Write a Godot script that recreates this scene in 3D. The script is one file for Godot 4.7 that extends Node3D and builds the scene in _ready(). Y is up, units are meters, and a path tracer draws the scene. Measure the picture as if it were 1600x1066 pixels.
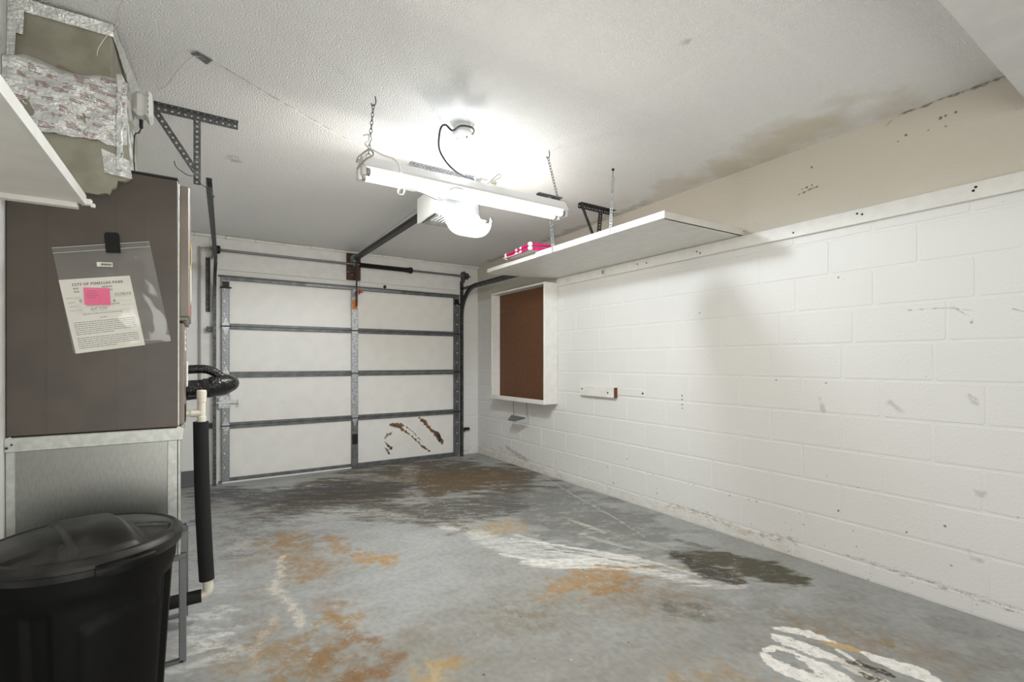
extends Node3D
# A single-car garage: painted block wall on the right, sectional door ahead, air handler and bin on the left.

const RX := 3.2        # right wall
const LX := -0.5765      # left wall
const FZ := -5.78      # garage door wall
const WALLC := Color(0.862, 0.86, 0.85)
const CEILC := Color(0.94, 0.94, 0.935)
const SKY := 0.8
const REAR_FILL := 4.8  # energy of the fill light added behind the camera
const BULB := 0.025
const BULB_DOWN := 2.2
const TUBES := 0.55
const TUBE_SIDE := 1.25
const TUBE_GLOW := 3.0
const OPENER := 0.46
# colour, opacity, roughness of the edge, gaps, grain, then points x, z, radius
const FLOOR_STAINS_AND_SHEEN := [
	["8d7f6b", 0.45, 0.3, 0.35, 4, 5, [0.22, -2.44, 0.127, 0.39, -2.22, 0.181, 0.56, -2.05, 0.148]],
	["90816c", 0.4, 0.25, 0.35, 4, 5, [0.44, -3.66, 0.193, 0.52, -3.12, 0.190, 0.75, -3.33, 0.140]],
	["6c6863", 0.4, 0.25, 0.4, 3, 7, [0.14, -4.91, 0.183, 0.49, -4.46, 0.234, 0.65, -3.67, 0.100]],
	["8c8072", 0.35, 0.2, 0.4, 4, 7, [1.98, -1.79, 0.151, 2.10, -1.56, 0.143]],
	["7a7770", 0.35, 0.3, 0.3, 3, 5, [2.36, -1.31, 0.209, 2.63, -0.88, 0.222, 2.76, -0.57, 0.173]],
	["b5b7b9", 0.35, 0.25, 0.3, 3, 6, [1.07, -3.25, 0.356, 1.13, -2.73, 0.363, 0.89, -2.50, 0.231]],  # pale sheen of the ceiling bulb, painted into the floor colour
	["554b3d", 0.8, 0.3, 0.22, 2, 5, [1.34, -4.89, 0.557, 2.04, -4.92, 0.907, 2.62, -4.54, 0.605]],
	["735d3c", 0.7, 0.16, 0.3, 7, 8, [1.92, -5.00, 0.229, 2.23, -4.69, 0.338, 2.68, -4.50, 0.306, 2.10, -4.40, 0.211]],
	["434345", 0.7, 0.16, 0.25, 3, 9, [0.18, -5.37, 0.221, 0.54, -4.92, 0.255, 1.08, -4.83, 0.312, 1.47, -4.67, 0.272]],
	["4c443a", 0.7, 0.16, 0.3, 3, 10, [0.74, -4.51, 0.322, 1.01, -4.52, 0.334, 1.28, -4.45, 0.256]],
	["464138", 0.65, 0.14, 0.3, 3, 9, [1.25, -3.97, 0.231, 1.65, -3.71, 0.308, 2.10, -3.63, 0.322]],
	["6f6a62", 0.5, 0.2, 0.5, 4, 7, [0.30, -4.39, 0.169, 0.29, -3.75, 0.145, 0.17, -3.57, 0.113]],
	["5a5a56", 0.5, 0.3, 0.2, 2, 4, [2.58, -3.55, 0.505, 2.63, -3.07, 0.463, 2.57, -2.57, 0.411]],
	["8e8b80", 0.35, 0.3, 0.3, 2, 3, [1.57, -1.83, 0.384, 1.08, -1.66, 0.462, 1.59, -1.44, 0.362]],
	["a0a2a4", 0.15, 0.3, 0.1, 2, 3, [1.03, -3.74, 0.270, 1.00, -3.04, 0.361, 1.26, -3.27, 0.300, 1.16, -2.60, 0.328]],  # fainter, wider part of the same painted bulb sheen
	["ab8250", 0.637, 0.0975, 0.28, 7, 8, [1.63, -2.06, 0.061, 1.78, -2.08, 0.139, 1.94, -2.04, 0.162, 2.14, -2.04, 0.075]],
	["ae834e", 0.68, 0.0813, 0.28, 7, 8, [0.88, -3.14, 0.036, 0.95, -3.02, 0.098, 1.00, -2.98, 0.080]],
	["9c7d58", 0.595, 0.0975, 0.33, 7, 8, [0.52, -3.67, 0.069, 0.52, -3.23, 0.061, 0.50, -3.01, 0.041]],
	["9c7d58", 0.552, 0.0975, 0.33, 7, 8, [0.44, -3.66, 0.087, 0.53, -3.74, 0.100, 0.62, -3.61, 0.059]],
	["9c7d58", 0.51, 0.0813, 0.33, 7, 8, [0.62, -3.17, 0.044, 0.59, -2.97, 0.057]],
	["a07748", 0.552, 0.0813, 0.28, 7, 8, [0.78, -3.58, 0.050, 0.80, -3.36, 0.047, 0.82, -3.22, 0.037]],
	["ac8856", 0.552, 0.0813, 0.28, 7, 8, [0.56, -2.44, 0.041, 0.61, -2.40, 0.075, 0.66, -2.40, 0.035]],
	["b0905e", 0.51, 0.0975, 0.33, 7, 8, [1.79, -3.11, 0.078, 1.92, -3.09, 0.159, 2.07, -3.10, 0.082]],
	["94764f", 0.552, 0.13, 0.28, 7, 8, [0.28, -2.34, 0.062, 0.32, -2.21, 0.089, 0.34, -2.05, 0.069, 0.40, -1.99, 0.055]],
	["8b6a45", 0.637, 0.0975, 0.28, 7, 8, [0.46, -2.23, 0.037, 0.47, -2.09, 0.047, 0.54, -1.95, 0.050, 0.48, -1.93, 0.049]],
	["8a6647", 0.595, 0.0813, 0.28, 7, 8, [0.67, -2.21, 0.019, 0.65, -2.07, 0.037, 0.68, -1.98, 0.030, 0.60, -1.95, 0.040]],
	["8c6746", 0.425, 0.0813, 0.28, 7, 8, [0.56, -2.63, 0.037, 0.58, -2.47, 0.035, 0.60, -2.19, 0.025]],
	["a98a63", 0.425, 0.13, 0.28, 7, 8, [0.17, -2.26, 0.035, 0.13, -2.19, 0.039]],
	["c5ab7c", 0.722, 0.0488, 0.28, 7, 8, [0.73, -1.85, 0.042, 0.79, -1.84, 0.057, 0.84, -1.82, 0.035, 0.77, -1.76, 0.048]],
	["a98a62", 0.51, 0.0813, 0.38, 7, 8, [0.88, -1.85, 0.036, 0.91, -1.78, 0.035, 0.86, -1.71, 0.033]],
	["b08a5a", 0.425, 0.0975, 0.38, 7, 8, [1.57, -1.25, 0.039, 1.74, -1.15, 0.061, 1.83, -1.07, 0.039]],
	["8e7050", 0.34, 0.163, 0.28, 7, 8, [1.87, -1.87, 0.113, 2.07, -1.78, 0.115, 2.15, -1.68, 0.060]],
	["7e705c", 0.45, 0.1, 0.5, 8, 8, [1.27, -2.02, 0.105, 1.42, -1.89, 0.103]],
	["9a7b5c", 0.383, 0.13, 0.28, 7, 8, [2.40, -1.18, 0.047, 2.46, -0.99, 0.057, 2.60, -0.78, 0.072]],
	["cfcfcb", 0.85, 0.045, 0.38, 3, 26, [1.55, -3.37, 0.026, 1.67, -3.13, 0.057, 1.72, -2.90, 0.097, 1.79, -2.67, 0.127, 1.88, -2.44, 0.132, 2.00, -2.31, 0.119]],
	["dcdbd6", 0.95, 0.035, 0.3, 3, 26, [1.71, -2.48, 0.032, 1.85, -2.34, 0.074, 2.04, -2.26, 0.086, 2.18, -2.15, 0.086, 2.25, -2.01, 0.073, 2.31, -1.85, 0.050, 2.38, -1.68, 0.034, 2.54, -1.55, 0.014]],
	["d3d3ce", 0.85, 0.025, 0.3, 3, 26, [1.92, -2.90, 0.019, 1.98, -2.71, 0.024, 1.98, -2.50, 0.034, 2.10, -2.32, 0.055, 2.31, -2.16, 0.044]],
	["d2d1ca", 0.75, 0.024, 0.3, 4, 22, [2.46, -2.95, 0.014, 2.48, -2.71, 0.026, 2.49, -2.59, 0.019]],
	["c8c7c0", 0.7, 0.024, 0.3, 4, 22, [2.33, -2.66, 0.013, 2.37, -2.43, 0.024, 2.42, -2.27, 0.017]],
	["d0d0cc", 0.6, 0.008, 0.4, 6, 12, [3.14, -4.20, 0.008, 2.93, -3.42, 0.012, 2.86, -3.09, 0.012, 2.78, -2.74, 0.010, 2.67, -2.38, 0.009]],
	["b7b2a6", 0.6, 0.024, 0.35, 5, 18, [2.53, -2.63, 0.026, 2.54, -2.36, 0.030, 2.61, -2.14, 0.029]],
	["7a7468", 0.6, 0.02, 0.5, 4, 20, [2.53, -2.60, 0.016, 2.54, -2.29, 0.019, 2.59, -2.02, 0.018, 2.63, -1.86, 0.017]],
	["c5c4be", 0.6, 0.024, 0.35, 4, 20, [2.74, -1.80, 0.021, 2.85, -1.74, 0.027]],
	["bdbbb3", 0.6, 0.036, 0.35, 4, 14, [0.72, -4.08, 0.041, 0.91, -4.04, 0.069, 1.20, -4.00, 0.086, 1.41, -3.67, 0.055]],
	["bdbcb6", 0.55, 0.048, 0.35, 6, 14, [1.73, -4.50, 0.067, 1.70, -4.25, 0.096, 1.69, -4.08, 0.047]],
	["aeadaa", 0.6, 0.06, 0.4, 4, 18, [1.46, -5.30, 0.153, 1.85, -4.81, 0.074, 2.10, -5.45, 0.083]],
	["c2c3c4", 0.6, 0.06, 0.35, 4, 14, [0.69, -4.18, 0.069, 0.85, -4.23, 0.057, 1.03, -4.15, 0.087]],
	["d8d7d2", 0.9, 0.012, 0.25, 4, 30, [1.85, -2.85, 0.011, 2.02, -2.63, 0.018, 2.19, -2.36, 0.021, 2.34, -2.12, 0.020, 2.42, -1.89, 0.015, 2.46, -1.70, 0.011]],
	["dad9d4", 0.9, 0.012, 0.25, 4, 30, [1.64, -2.67, 0.010, 1.76, -2.49, 0.016, 1.96, -2.34, 0.020, 2.19, -2.24, 0.016, 2.34, -2.07, 0.016]],
	["6d6a60", 0.6, 0.012, 0.35, 4, 30, [1.93, -2.58, 0.009, 2.11, -2.34, 0.012, 2.26, -2.10, 0.012, 2.34, -1.87, 0.008]],
	["8a6b45", 0.6, 0.015, 0.35, 6, 26, [2.04, -2.20, 0.012, 2.19, -2.06, 0.015, 2.43, -1.94, 0.016, 2.52, -1.80, 0.011]],
	["6a5a44", 0.55, 0.02, 0.4, 8, 20, [1.64, -3.43, 0.022, 1.67, -3.19, 0.031, 1.51, -3.17, 0.020]],
	["d8cfc0", 0.7, 0.024, 0.3, 10, 10, [0.45, -3.40, 0.017, 0.41, -3.19, 0.026, 0.38, -3.06, 0.020, 0.35, -2.94, 0.033, 0.37, -2.84, 0.028, 0.40, -2.70, 0.018, 0.41, -2.55, 0.025, 0.41, -2.45, 0.020]],
	["c7b79f", 0.65, 0.025, 0.45, 10, 10, [0.32, -2.64, 0.017, 0.29, -2.52, 0.024, 0.24, -2.43, 0.027, 0.20, -2.34, 0.022, 0.20, -2.19, 0.021]],
	["cdc6b8", 0.55, 0.036, 0.35, 10, 10, [0.28, -3.77, 0.059, 0.22, -3.73, 0.058]],
	["e0dfdb", 0.8, 0.06, 0.35, 6, 14, [-0.02, -2.57, 0.061, 0.05, -2.56, 0.070, 0.10, -2.58, 0.040]],
	["dcdcd8", 0.7, 0.06, 0.35, 6, 14, [-0.05, -2.81, 0.050, 0.04, -2.79, 0.059, 0.11, -2.81, 0.043]],
	["d5d5d2", 0.65, 0.06, 0.35, 6, 14, [0.04, -2.39, 0.051, 0.14, -2.39, 0.045, -0.07, -2.38, 0.035]],
	["c9c9c6", 0.5, 0.072, 0.35, 6, 14, [-0.03, -3.10, 0.065, 0.09, -3.11, 0.067, 0.12, -3.27, 0.040]],
	["4a4636", 0.85, 0.06, 0.05, 5, 12, [2.66, -1.98, 0.060, 2.80, -1.80, 0.117, 2.84, -1.61, 0.167, 2.85, -1.50, 0.119, 2.86, -1.46, 0.075]],
	["37332b", 0.8, 0.04, 0.25, 6, 14, [2.58, -2.06, 0.036, 2.56, -1.86, 0.079, 2.55, -1.72, 0.098, 2.55, -1.62, 0.063]],
	["5a5036", 0.6, 0.02, 0.5, 8, 14, [2.62, -1.73, 0.022, 2.64, -1.66, 0.033, 2.60, -1.59, 0.032]],
	["5b5850", 0.5, 0.05, 0.4, 6, 10, [2.02, -1.61, 0.094, 2.07, -1.54, 0.102]],
	["56544f", 0.5, 0.02, 0.3, 4, 12, [2.81, -2.19, 0.026, 2.86, -1.93, 0.030, 2.93, -1.67, 0.034]],
	["efeeea", 1.0, 0.01, 0.08, 14, 24, [2.27, -1.22, 0.012, 2.29, -1.20, 0.021, 2.32, -1.16, 0.027, 2.35, -1.11, 0.030, 2.36, -1.07, 0.026, 2.37, -1.03, 0.017]],
	["c9ab7e", 0.95, 0.012, 0.25, 20, 20, [2.33, -1.05, 0.015, 2.35, -1.01, 0.027, 2.38, -0.97, 0.027, 2.39, -0.92, 0.016]],
	["efeeea", 1.0, 0.01, 0.1, 14, 24, [2.21, -1.19, 0.021, 2.20, -1.16, 0.037, 2.21, -1.12, 0.041, 2.22, -1.06, 0.040, 2.23, -1.01, 0.036, 2.25, -0.97, 0.022]],
	["efeeea", 1.0, 0.01, 0.05, 14, 24, [2.40, -0.91, 0.015, 2.39, -0.87, 0.032, 2.40, -0.82, 0.041, 2.41, -0.78, 0.049, 2.42, -0.74, 0.050, 2.42, -0.70, 0.037]],
	["efeeea", 1.0, 0.01, 0.05, 14, 24, [2.02, -1.14, 0.018, 2.00, -1.09, 0.037, 2.00, -1.04, 0.039, 2.01, -0.99, 0.040, 2.02, -0.94, 0.037, 2.05, -0.89, 0.042]],
	["efeeea", 1.0, 0.01, 0.1, 14, 24, [2.06, -1.15, 0.018, 2.10, -1.14, 0.021, 2.13, -1.11, 0.019, 2.14, -1.07, 0.018, 2.14, -1.04, 0.023]],
	["efeeea", 1.0, 0.01, 0.1, 14, 24, [2.13, -1.03, 0.017, 2.13, -0.98, 0.043, 2.12, -0.93, 0.055, 2.11, -0.89, 0.050, 2.10, -0.85, 0.048]],
	["dedad0", 0.95, 0.01, 0.25, 14, 24, [2.25, -0.94, 0.020, 2.23, -0.91, 0.024, 2.23, -0.87, 0.025, 2.23, -0.83, 0.026, 2.24, -0.78, 0.028]],
	["efeeea", 1.0, 0.006, 0.05, 14, 24, [2.32, -0.98, 0.013, 2.31, -0.94, 0.011, 2.29, -0.89, 0.008]],
	["3f382e", 0.9, 0.012, 0.35, 18, 26, [2.27, -0.92, 0.009, 2.29, -0.89, 0.017, 2.30, -0.85, 0.018, 2.31, -0.81, 0.016, 2.31, -0.78, 0.010]],
	["3f382e", 0.85, 0.012, 0.3, 18, 26, [2.23, -0.85, 0.010, 2.23, -0.82, 0.017, 2.25, -0.80, 0.013]],
	["8a8b88", 0.8, 0.01, 0.45, 12, 30, [2.04, -1.09, 0.008, 2.05, -1.04, 0.009, 2.06, -0.99, 0.009, 2.09, -0.95, 0.005]],
	["6f7070", 0.7, 0.005, 0.5, 30, 30, [2.10, -1.13, 0.006, 2.12, -1.09, 0.008, 2.13, -1.05, 0.008]],
	["8c8468", 0.95, 0.006, 0.35, 16, 16, [2.58, -0.91, 0.011, 2.56, -0.89, 0.028, 2.54, -0.87, 0.015]],
]
var M := {}
var names := {}
var origin := {}
var rng := RandomNumberGenerator.new()
var NA := FastNoiseLite.new()
var NB := FastNoiseLite.new()


class Shape:
	var v := PackedVector3Array()
	var n := PackedVector3Array()
	var uv := PackedVector2Array()

	func tri(a: Vector3, b: Vector3, c: Vector3, na: Vector3, nb: Vector3, nc: Vector3, ua := Vector2.ZERO, ub := Vector2.ZERO, uc := Vector2.ZERO) -> void:
		if (b - a).cross(c - a).dot(na + nb + nc) > 0.0:
			var t := b
			b = c
			c = t
			t = nb
			nb = nc
			nc = t
			var s := ub
			ub = uc
			uc = s
		v.append_array([a, b, c])
		n.append_array([na, nb, nc])
		uv.append_array([ua, ub, uc])

	func quad(a: Vector3, b: Vector3, c: Vector3, d: Vector3, m: Vector3) -> void:
		tri(a, b, c, m, m, m, Vector2(0, 0), Vector2(1, 0), Vector2(1, 1))
		tri(a, c, d, m, m, m, Vector2(0, 0), Vector2(1, 1), Vector2(0, 1))

	func box(lo: Vector3, hi: Vector3, bev := 0.0, turn := Basis.IDENTITY) -> Shape:
		var c := (lo + hi) / 2.0
		var h := (hi - lo) / 2.0
		var b := minf(bev, minf(h.x, minf(h.y, h.z)) * 0.9)
		for ax in 3:
			for s in [-1.0, 1.0]:
				var m := Vector3.ZERO
				m[ax] = s
				var p := (ax + 1) % 3
				var q := (ax + 2) % 3
				var cs := []
				for k in [[-1, -1], [1, -1], [1, 1], [-1, 1]]:
					var w := Vector3.ZERO
					w[ax] = s * h[ax]
					w[p] = k[0] * (h[p] - b)
					w[q] = k[1] * (h[q] - b)
					cs.append(c + turn * w)
				quad(cs[0], cs[1], cs[2], cs[3], turn * m)
		if b > 0.0:
			for ax in 3:
				var p := (ax + 1) % 3
				var q := (ax + 2) % 3
				for sp in [-1.0, 1.0]:
					for sq in [-1.0, 1.0]:
						var e := []
						for sa in [-1.0, 1.0]:
							var w1 := Vector3.ZERO
							w1[ax] = sa * (h[ax] - b)
							w1[p] = sp * h[p]
							w1[q] = sq * (h[q] - b)
							var w2 := w1
							w2[p] = sp * (h[p] - b)
							w2[q] = sq * h[q]
							e.append(c + turn * w1)
							e.append(c + turn * w2)
						var m := Vector3.ZERO
						m[p] = sp
						m[q] = sq
						m = turn * m.normalized()
						quad(e[0], e[1], e[3], e[2], m)
			for sx in [-1.0, 1.0]:
				for sy in [-1.0, 1.0]:
					for sz in [-1.0, 1.0]:
						var s := Vector3(sx, sy, sz)
						var m := turn * s.normalized()
						tri(c + turn * (s * (h - Vector3(0, b, b))), c + turn * (s * (h - Vector3(b, 0, b))), c + turn * (s * (h - Vector3(b, b, 0))), m, m, m)
		return self

	func cbox(c: Vector3, size: Vector3, bev := 0.0, turn := Basis.IDENTITY) -> Shape:
		return box(c - size / 2.0, c + size / 2.0, bev, turn)

	func tube(pts: Array, r: float, sides := 8, r_end := -1.0, closed := false) -> Shape:
		var rings := []
		var norms := []
		var up := Vector3.ZERO
		var cnt := pts.size()
		for i in cnt:
			var a: Vector3 = pts[(i - 1 + cnt) % cnt] if closed else pts[maxi(i - 1, 0)]
			var b: Vector3 = pts[(i + 1) % cnt] if closed else pts[mini(i + 1, cnt - 1)]
			var d := (b - a).normalized()
			if up == Vector3.ZERO:
				up = d.cross(Vector3.UP if absf(d.y) < 0.9 else Vector3.RIGHT).normalized()
			up = (up - d * up.dot(d)).normalized()
			var side := d.cross(up)
			var rr := r if r_end < 0.0 else lerpf(r, r_end, float(i) / (cnt - 1))
			var ring := []
			var nn := []
			for k in sides:
				var t := TAU * k / sides
				var m := up * cos(t) + side * sin(t)
				ring.append(pts[i] + m * rr)
				nn.append(m)
			rings.append(ring)
			norms.append(nn)
		for i in (cnt if closed else cnt - 1):
			var j := (i + 1) % cnt
			for k in sides:
				var l := (k + 1) % sides
				tri(rings[i][k], rings[i][l], rings[j][l], norms[i][k], norms[i][l], norms[j][l])
				tri(rings[i][k], rings[j][l], rings[j][k], norms[i][k], norms[j][l], norms[j][k])
		if not closed:
			for e in [[0, 1], [cnt - 1, cnt - 2]]:
				var m: Vector3 = (pts[e[0]] - pts[e[1]]).normalized()
				for k in range(1, sides - 1):
					tri(rings[e[0]][0], rings[e[0]][k], rings[e[0]][k + 1], m, m, m)
		return self

	func curve(ctrl: Array, r: float, sides := 6, steps := 6) -> Shape:
		return tube(Shape.spline(ctrl, steps), r, sides)

	static func spline(ctrl: Array, steps := 6) -> Array:
		var pts := []
		for i in ctrl.size() - 1:
			var p0: Vector3 = ctrl[maxi(i - 1, 0)]
			var p1: Vector3 = ctrl[i]
			var p2: Vector3 = ctrl[i + 1]
			var p3: Vector3 = ctrl[mini(i + 2, ctrl.size() - 1)]
			for k in steps:
				pts.append(p1.cubic_interpolate(p2, p0, p3, float(k) / steps))
		pts.append(ctrl[-1])
		return pts

	# profile of Vector2(radius, along) turned about an axis
	func lathe(profile: Array, at: Vector3, axis := Vector3.UP, sides := 24) -> Shape:
		var u := axis.cross(Vector3.RIGHT if absf(axis.x) < 0.9 else Vector3.UP).normalized()
		var w := axis.cross(u)
		for i in profile.size() - 1:
			var p: Vector2 = profile[i]
			var q: Vector2 = profile[i + 1]
			if p.is_equal_approx(q):
				continue
			var sl := Vector2(q.y - p.y, p.x - q.x).normalized()
			for k in sides:
				var t0 := TAU * k / sides
				var t1 := TAU * (k + 1) / sides
				var e0 := u * cos(t0) + w * sin(t0)
				var e1 := u * cos(t1) + w * sin(t1)
				var n0 := (e0 * sl.x + axis * sl.y)
				var n1 := (e1 * sl.x + axis * sl.y)
				if q.x > 0.0001:
					tri(at + e0 * p.x + axis * p.y, at + e0 * q.x + axis * q.y, at + e1 * q.x + axis * q.y, n0, n0, n1)
				if p.x > 0.0001:
					tri(at + e0 * p.x + axis * p.y, at + e1 * q.x + axis * q.y, at + e1 * p.x + axis * p.y, n0, n1, n1)
		return self

	# outline (x right, y up) pushed along z by depth, placed by t
	func extrude(poly: Array, depth: float, t: Transform3D) -> Shape:
		var pp := PackedVector2Array(poly)
		var idx := Geometry2D.triangulate_polygon(pp)
		for s in [0.0, depth]:
			var m := t.basis * Vector3(0, 0, 1.0 if s > 0.0 else -1.0)
			for i in range(0, idx.size(), 3):
				var a := pp[idx[i]]
				var b := pp[idx[i + 1]]
				var c := pp[idx[i + 2]]
				tri(t * Vector3(a.x, a.y, s), t * Vector3(b.x, b.y, s), t * Vector3(c.x, c.y, s), m, m, m, a, b, c)
		var turn := 1.0 if Geometry2D.is_polygon_clockwise(pp) else -1.0
		for i in pp.size():
			var a := pp[i]
			var b := pp[(i + 1) % pp.size()]
			var e := (b - a).normalized()
			var m := t.basis * Vector3(-e.y * turn, e.x * turn, 0)
			quad(t * Vector3(a.x, a.y, 0), t * Vector3(b.x, b.y, 0), t * Vector3(b.x, b.y, depth), t * Vector3(a.x, a.y, depth), m)
		return self

	# steel strip from a to b with a row of round holes; across is its width direction
	func perforated(a: Vector3, b: Vector3, across: Vector3, w: float, t: float, pitch: float, r: float) -> Shape:
		var d := (b - a).normalized()
		var cells := maxi(1, roundi(a.distance_to(b) / pitch))
		var p := a.distance_to(b) / cells
		across = (across - d * across.dot(d)).normalized()
		var m := d.cross(across)
		for i in cells:
			var c := a + d * p * (i + 0.5)
			for k in 8:
				var o := []
				var q := []
				for j in [k, k + 1]:
					var g: float = TAU * j / 8.0
					var f := Vector2(cos(g), sin(g))
					var sq := f / maxf(absf(f.x), absf(f.y))
					o.append(c + d * sq.x * p / 2.0 + across * sq.y * w / 2.0)
					q.append(c + d * f.x * r + across * f.y * r)
				for s in [-0.5, 0.5]:
					quad(o[0] + m * t * s, o[1] + m * t * s, q[1] + m * t * s, q[0] + m * t * s, m * signf(s))
				quad(q[0] - m * t / 2.0, q[1] - m * t / 2.0, q[1] + m * t / 2.0, q[0] + m * t / 2.0, (c * 2.0 - q[0] - q[1]).normalized())
			for s in [-1.0, 1.0]:
				var e0: Vector3 = c - d * p / 2.0 + across * s * w / 2.0
				var e1: Vector3 = c + d * p / 2.0 + across * s * w / 2.0
				quad(e0 - m * t / 2.0, e1 - m * t / 2.0, e1 + m * t / 2.0, e0 + m * t / 2.0, across * s)
		for e in [[a, -1.0], [b, 1.0]]:
			quad(e[0] - across * w / 2.0 - m * t / 2.0, e[0] + across * w / 2.0 - m * t / 2.0, e[0] + across * w / 2.0 + m * t / 2.0, e[0] - across * w / 2.0 + m * t / 2.0, d * e[1])
		return self

	# a sheet given as rows of points, with smooth normals
	func sheet(rows: Array, face: Vector3, both := false) -> Shape:
		var nr := []
		for i in rows.size():
			var line := []
			for j in rows[i].size():
				var di: Vector3 = rows[mini(i + 1, rows.size() - 1)][j] - rows[maxi(i - 1, 0)][j]
				var dj: Vector3 = rows[i][mini(j + 1, rows[i].size() - 1)] - rows[i][maxi(j - 1, 0)]
				var m := di.cross(dj).normalized()
				if face != Vector3.ZERO and m.dot(face) < 0.0:
					m = -m
				line.append(m)
			nr.append(line)
		for i in rows.size() - 1:
			for j in rows[i].size() - 1:
				var u0 := Vector2(float(j) / (rows[i].size() - 1), float(i) / (rows.size() - 1))
				var u1 := Vector2(float(j + 1) / (rows[i].size() - 1), float(i + 1) / (rows.size() - 1))
				tri(rows[i][j], rows[i][j + 1], rows[i + 1][j + 1], nr[i][j], nr[i][j + 1], nr[i + 1][j + 1], u0, Vector2(u1.x, u0.y), u1)
				tri(rows[i][j], rows[i + 1][j + 1], rows[i + 1][j], nr[i][j], nr[i + 1][j + 1], nr[i + 1][j], u0, u1, Vector2(u0.x, u1.y))
				if both:
					tri(rows[i][j], rows[i][j + 1], rows[i + 1][j + 1], -nr[i][j], -nr[i][j + 1], -nr[i + 1][j + 1], u0, Vector2(u1.x, u0.y), u1)
					tri(rows[i][j], rows[i + 1][j + 1], rows[i + 1][j], -nr[i][j], -nr[i + 1][j + 1], -nr[i + 1][j], u0, u1, Vector2(u0.x, u1.y))
		return self

	# uvs by place: flat(vertex) gives the uv; second gives the second set
	func mesh(mat: Material, at: Vector3, first: Variant = null, second: Variant = null) -> ArrayMesh:
		var a := []
		a.resize(Mesh.ARRAY_MAX)
		if first != null:
			for i in v.size():
				uv[i] = first.call(v[i])
		if second != null:
			var u2 := PackedVector2Array()
			u2.resize(v.size())
			for i in v.size():
				u2[i] = second.call(v[i])
			a[Mesh.ARRAY_TEX_UV2] = u2
		var w := v.duplicate()
		for i in w.size():
			w[i] -= at
		a[Mesh.ARRAY_VERTEX] = w
		a[Mesh.ARRAY_NORMAL] = n
		a[Mesh.ARRAY_TEX_UV] = uv
		var out := ArrayMesh.new()
		out.add_surface_from_arrays(Mesh.PRIMITIVE_TRIANGLES, a)
		out.surface_set_material(0, mat)
		return out


# pixels painted by place: x0, y0 is the corner, per the metres a pixel spans
class Canvas:
	var w: int
	var h: int
	var x0: float
	var y0: float
	var per: float
	var d := PackedByteArray()
	var grain := Vector2(1, 0)   # the way streaks run

	func _init(ax: float, ay: float, bx: float, by: float, each: float, fill := Color(0, 0, 0, 0)) -> void:
		x0 = ax
		y0 = ay
		per = each
		w = roundi((bx - ax) / each)
		h = roundi((by - ay) / each)
		var im := Image.create_empty(w, h, false, Image.FORMAT_RGBA8)
		im.fill(fill)
		d = im.get_data()

	# a blot along points of (x, y, radius): rag roughens the edge, gaps breaks it up along the grain fx, fy
	func blot(color: Color, opacity: float, rag: float, gaps: float, fx: float, fy: float, pts: Array, na: FastNoiseLite, nb: FastNoiseLite, paint := false) -> void:
		var lo := Vector2(1e9, 1e9)
		var hi := -lo
		for i in range(0, pts.size(), 3):
			var p := Vector2(pts[i], pts[i + 1])
			var m: float = pts[i + 2] + rag * 1.6
			lo = lo.min(p - Vector2(m, m))
			hi = hi.max(p + Vector2(m, m))
		var cr := color.r * 255.0
		var cg := color.g * 255.0
		var cb := color.b * 255.0
		for j in range(maxi(0, floori((lo.y - y0) / per)), mini(h, ceili((hi.y - y0) / per))):
			var y := y0 + (j + 0.5) * per
			for i in range(maxi(0, floori((lo.x - x0) / per)), mini(w, ceili((hi.x - x0) / per))):
				var x := x0 + (i + 0.5) * per
				var best := 1e9
				var k := 0
				while k < pts.size():
					var ax: float = pts[k]
					var ay: float = pts[k + 1]
					var r: float = pts[k + 2]
					if k + 3 < pts.size():
						var bx: float = pts[k + 3] - ax
						var by: float = pts[k + 4] - ay
						var t := clampf(((x - ax) * bx + (y - ay) * by) / (bx * bx + by * by + 1e-9), 0.0, 1.0)
						ax += bx * t
						ay += by * t
						r += (pts[k + 5] - r) * t
					elif k > 0:
						break
					best = minf(best, sqrt((x - ax) * (x - ax) + (y - ay) * (y - ay)) - r)
					k += 3
				if best > rag * 1.5:
					continue
				var gx := (x * grain.x + y * grain.y) * fx
				var gy := (y * grain.x - x * grain.y) * fy
				var e := best + rag * 1.6 * na.get_noise_2d(gx, gy)
				var a := clampf(0.5 - e / (rag * (0.5 if paint else 1.0)), 0.0, 1.0)
				if a <= 0.0:
					continue
				if gaps > 0.0:
					a *= smoothstep(gaps - 0.26, gaps + 0.26, nb.get_noise_2d(gx * 1.5, gy * 1.5) * 0.6 + na.get_noise_2d(gx * 7.0 + 40.0, gy * 7.0) * 0.5 + 0.5)
				a *= opacity
				if a < 0.004:
					continue
				var o := (j * w + i) * 4
				var keep := d[o + 3] / 255.0
				var both := a + keep * (1.0 - a)
				d[o] = int((cr * a + d[o] * keep * (1.0 - a)) / both)
				d[o + 1] = int((cg * a + d[o + 1] * keep * (1.0 - a)) / both)
				d[o + 2] = int((cb * a + d[o + 2] * keep * (1.0 - a)) / both)
				d[o + 3] = int(both * 255.0)

	func image() -> Image:
		return Image.create_from_data(w, h, false, Image.FORMAT_RGBA8, d)

	func place(x: float, y: float) -> Vector2:
		return Vector2((x - x0) / (per * w), (y - y0) / (per * h))


func numbered(called: String) -> String:
	var k: int = names.get(called, -1) + 1
	names[called] = k
	return called if k == 0 else "%s_%03d" % [called, k]


func tag(o: Node3D, label: String, category: String, group := "", kind := "") -> Node3D:
	o.set_meta("label", label)
	o.set_meta("category", category)
	if group != "":
		o.set_meta("group", group)
	if kind != "":
		o.set_meta("kind", kind)
	return o


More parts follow.
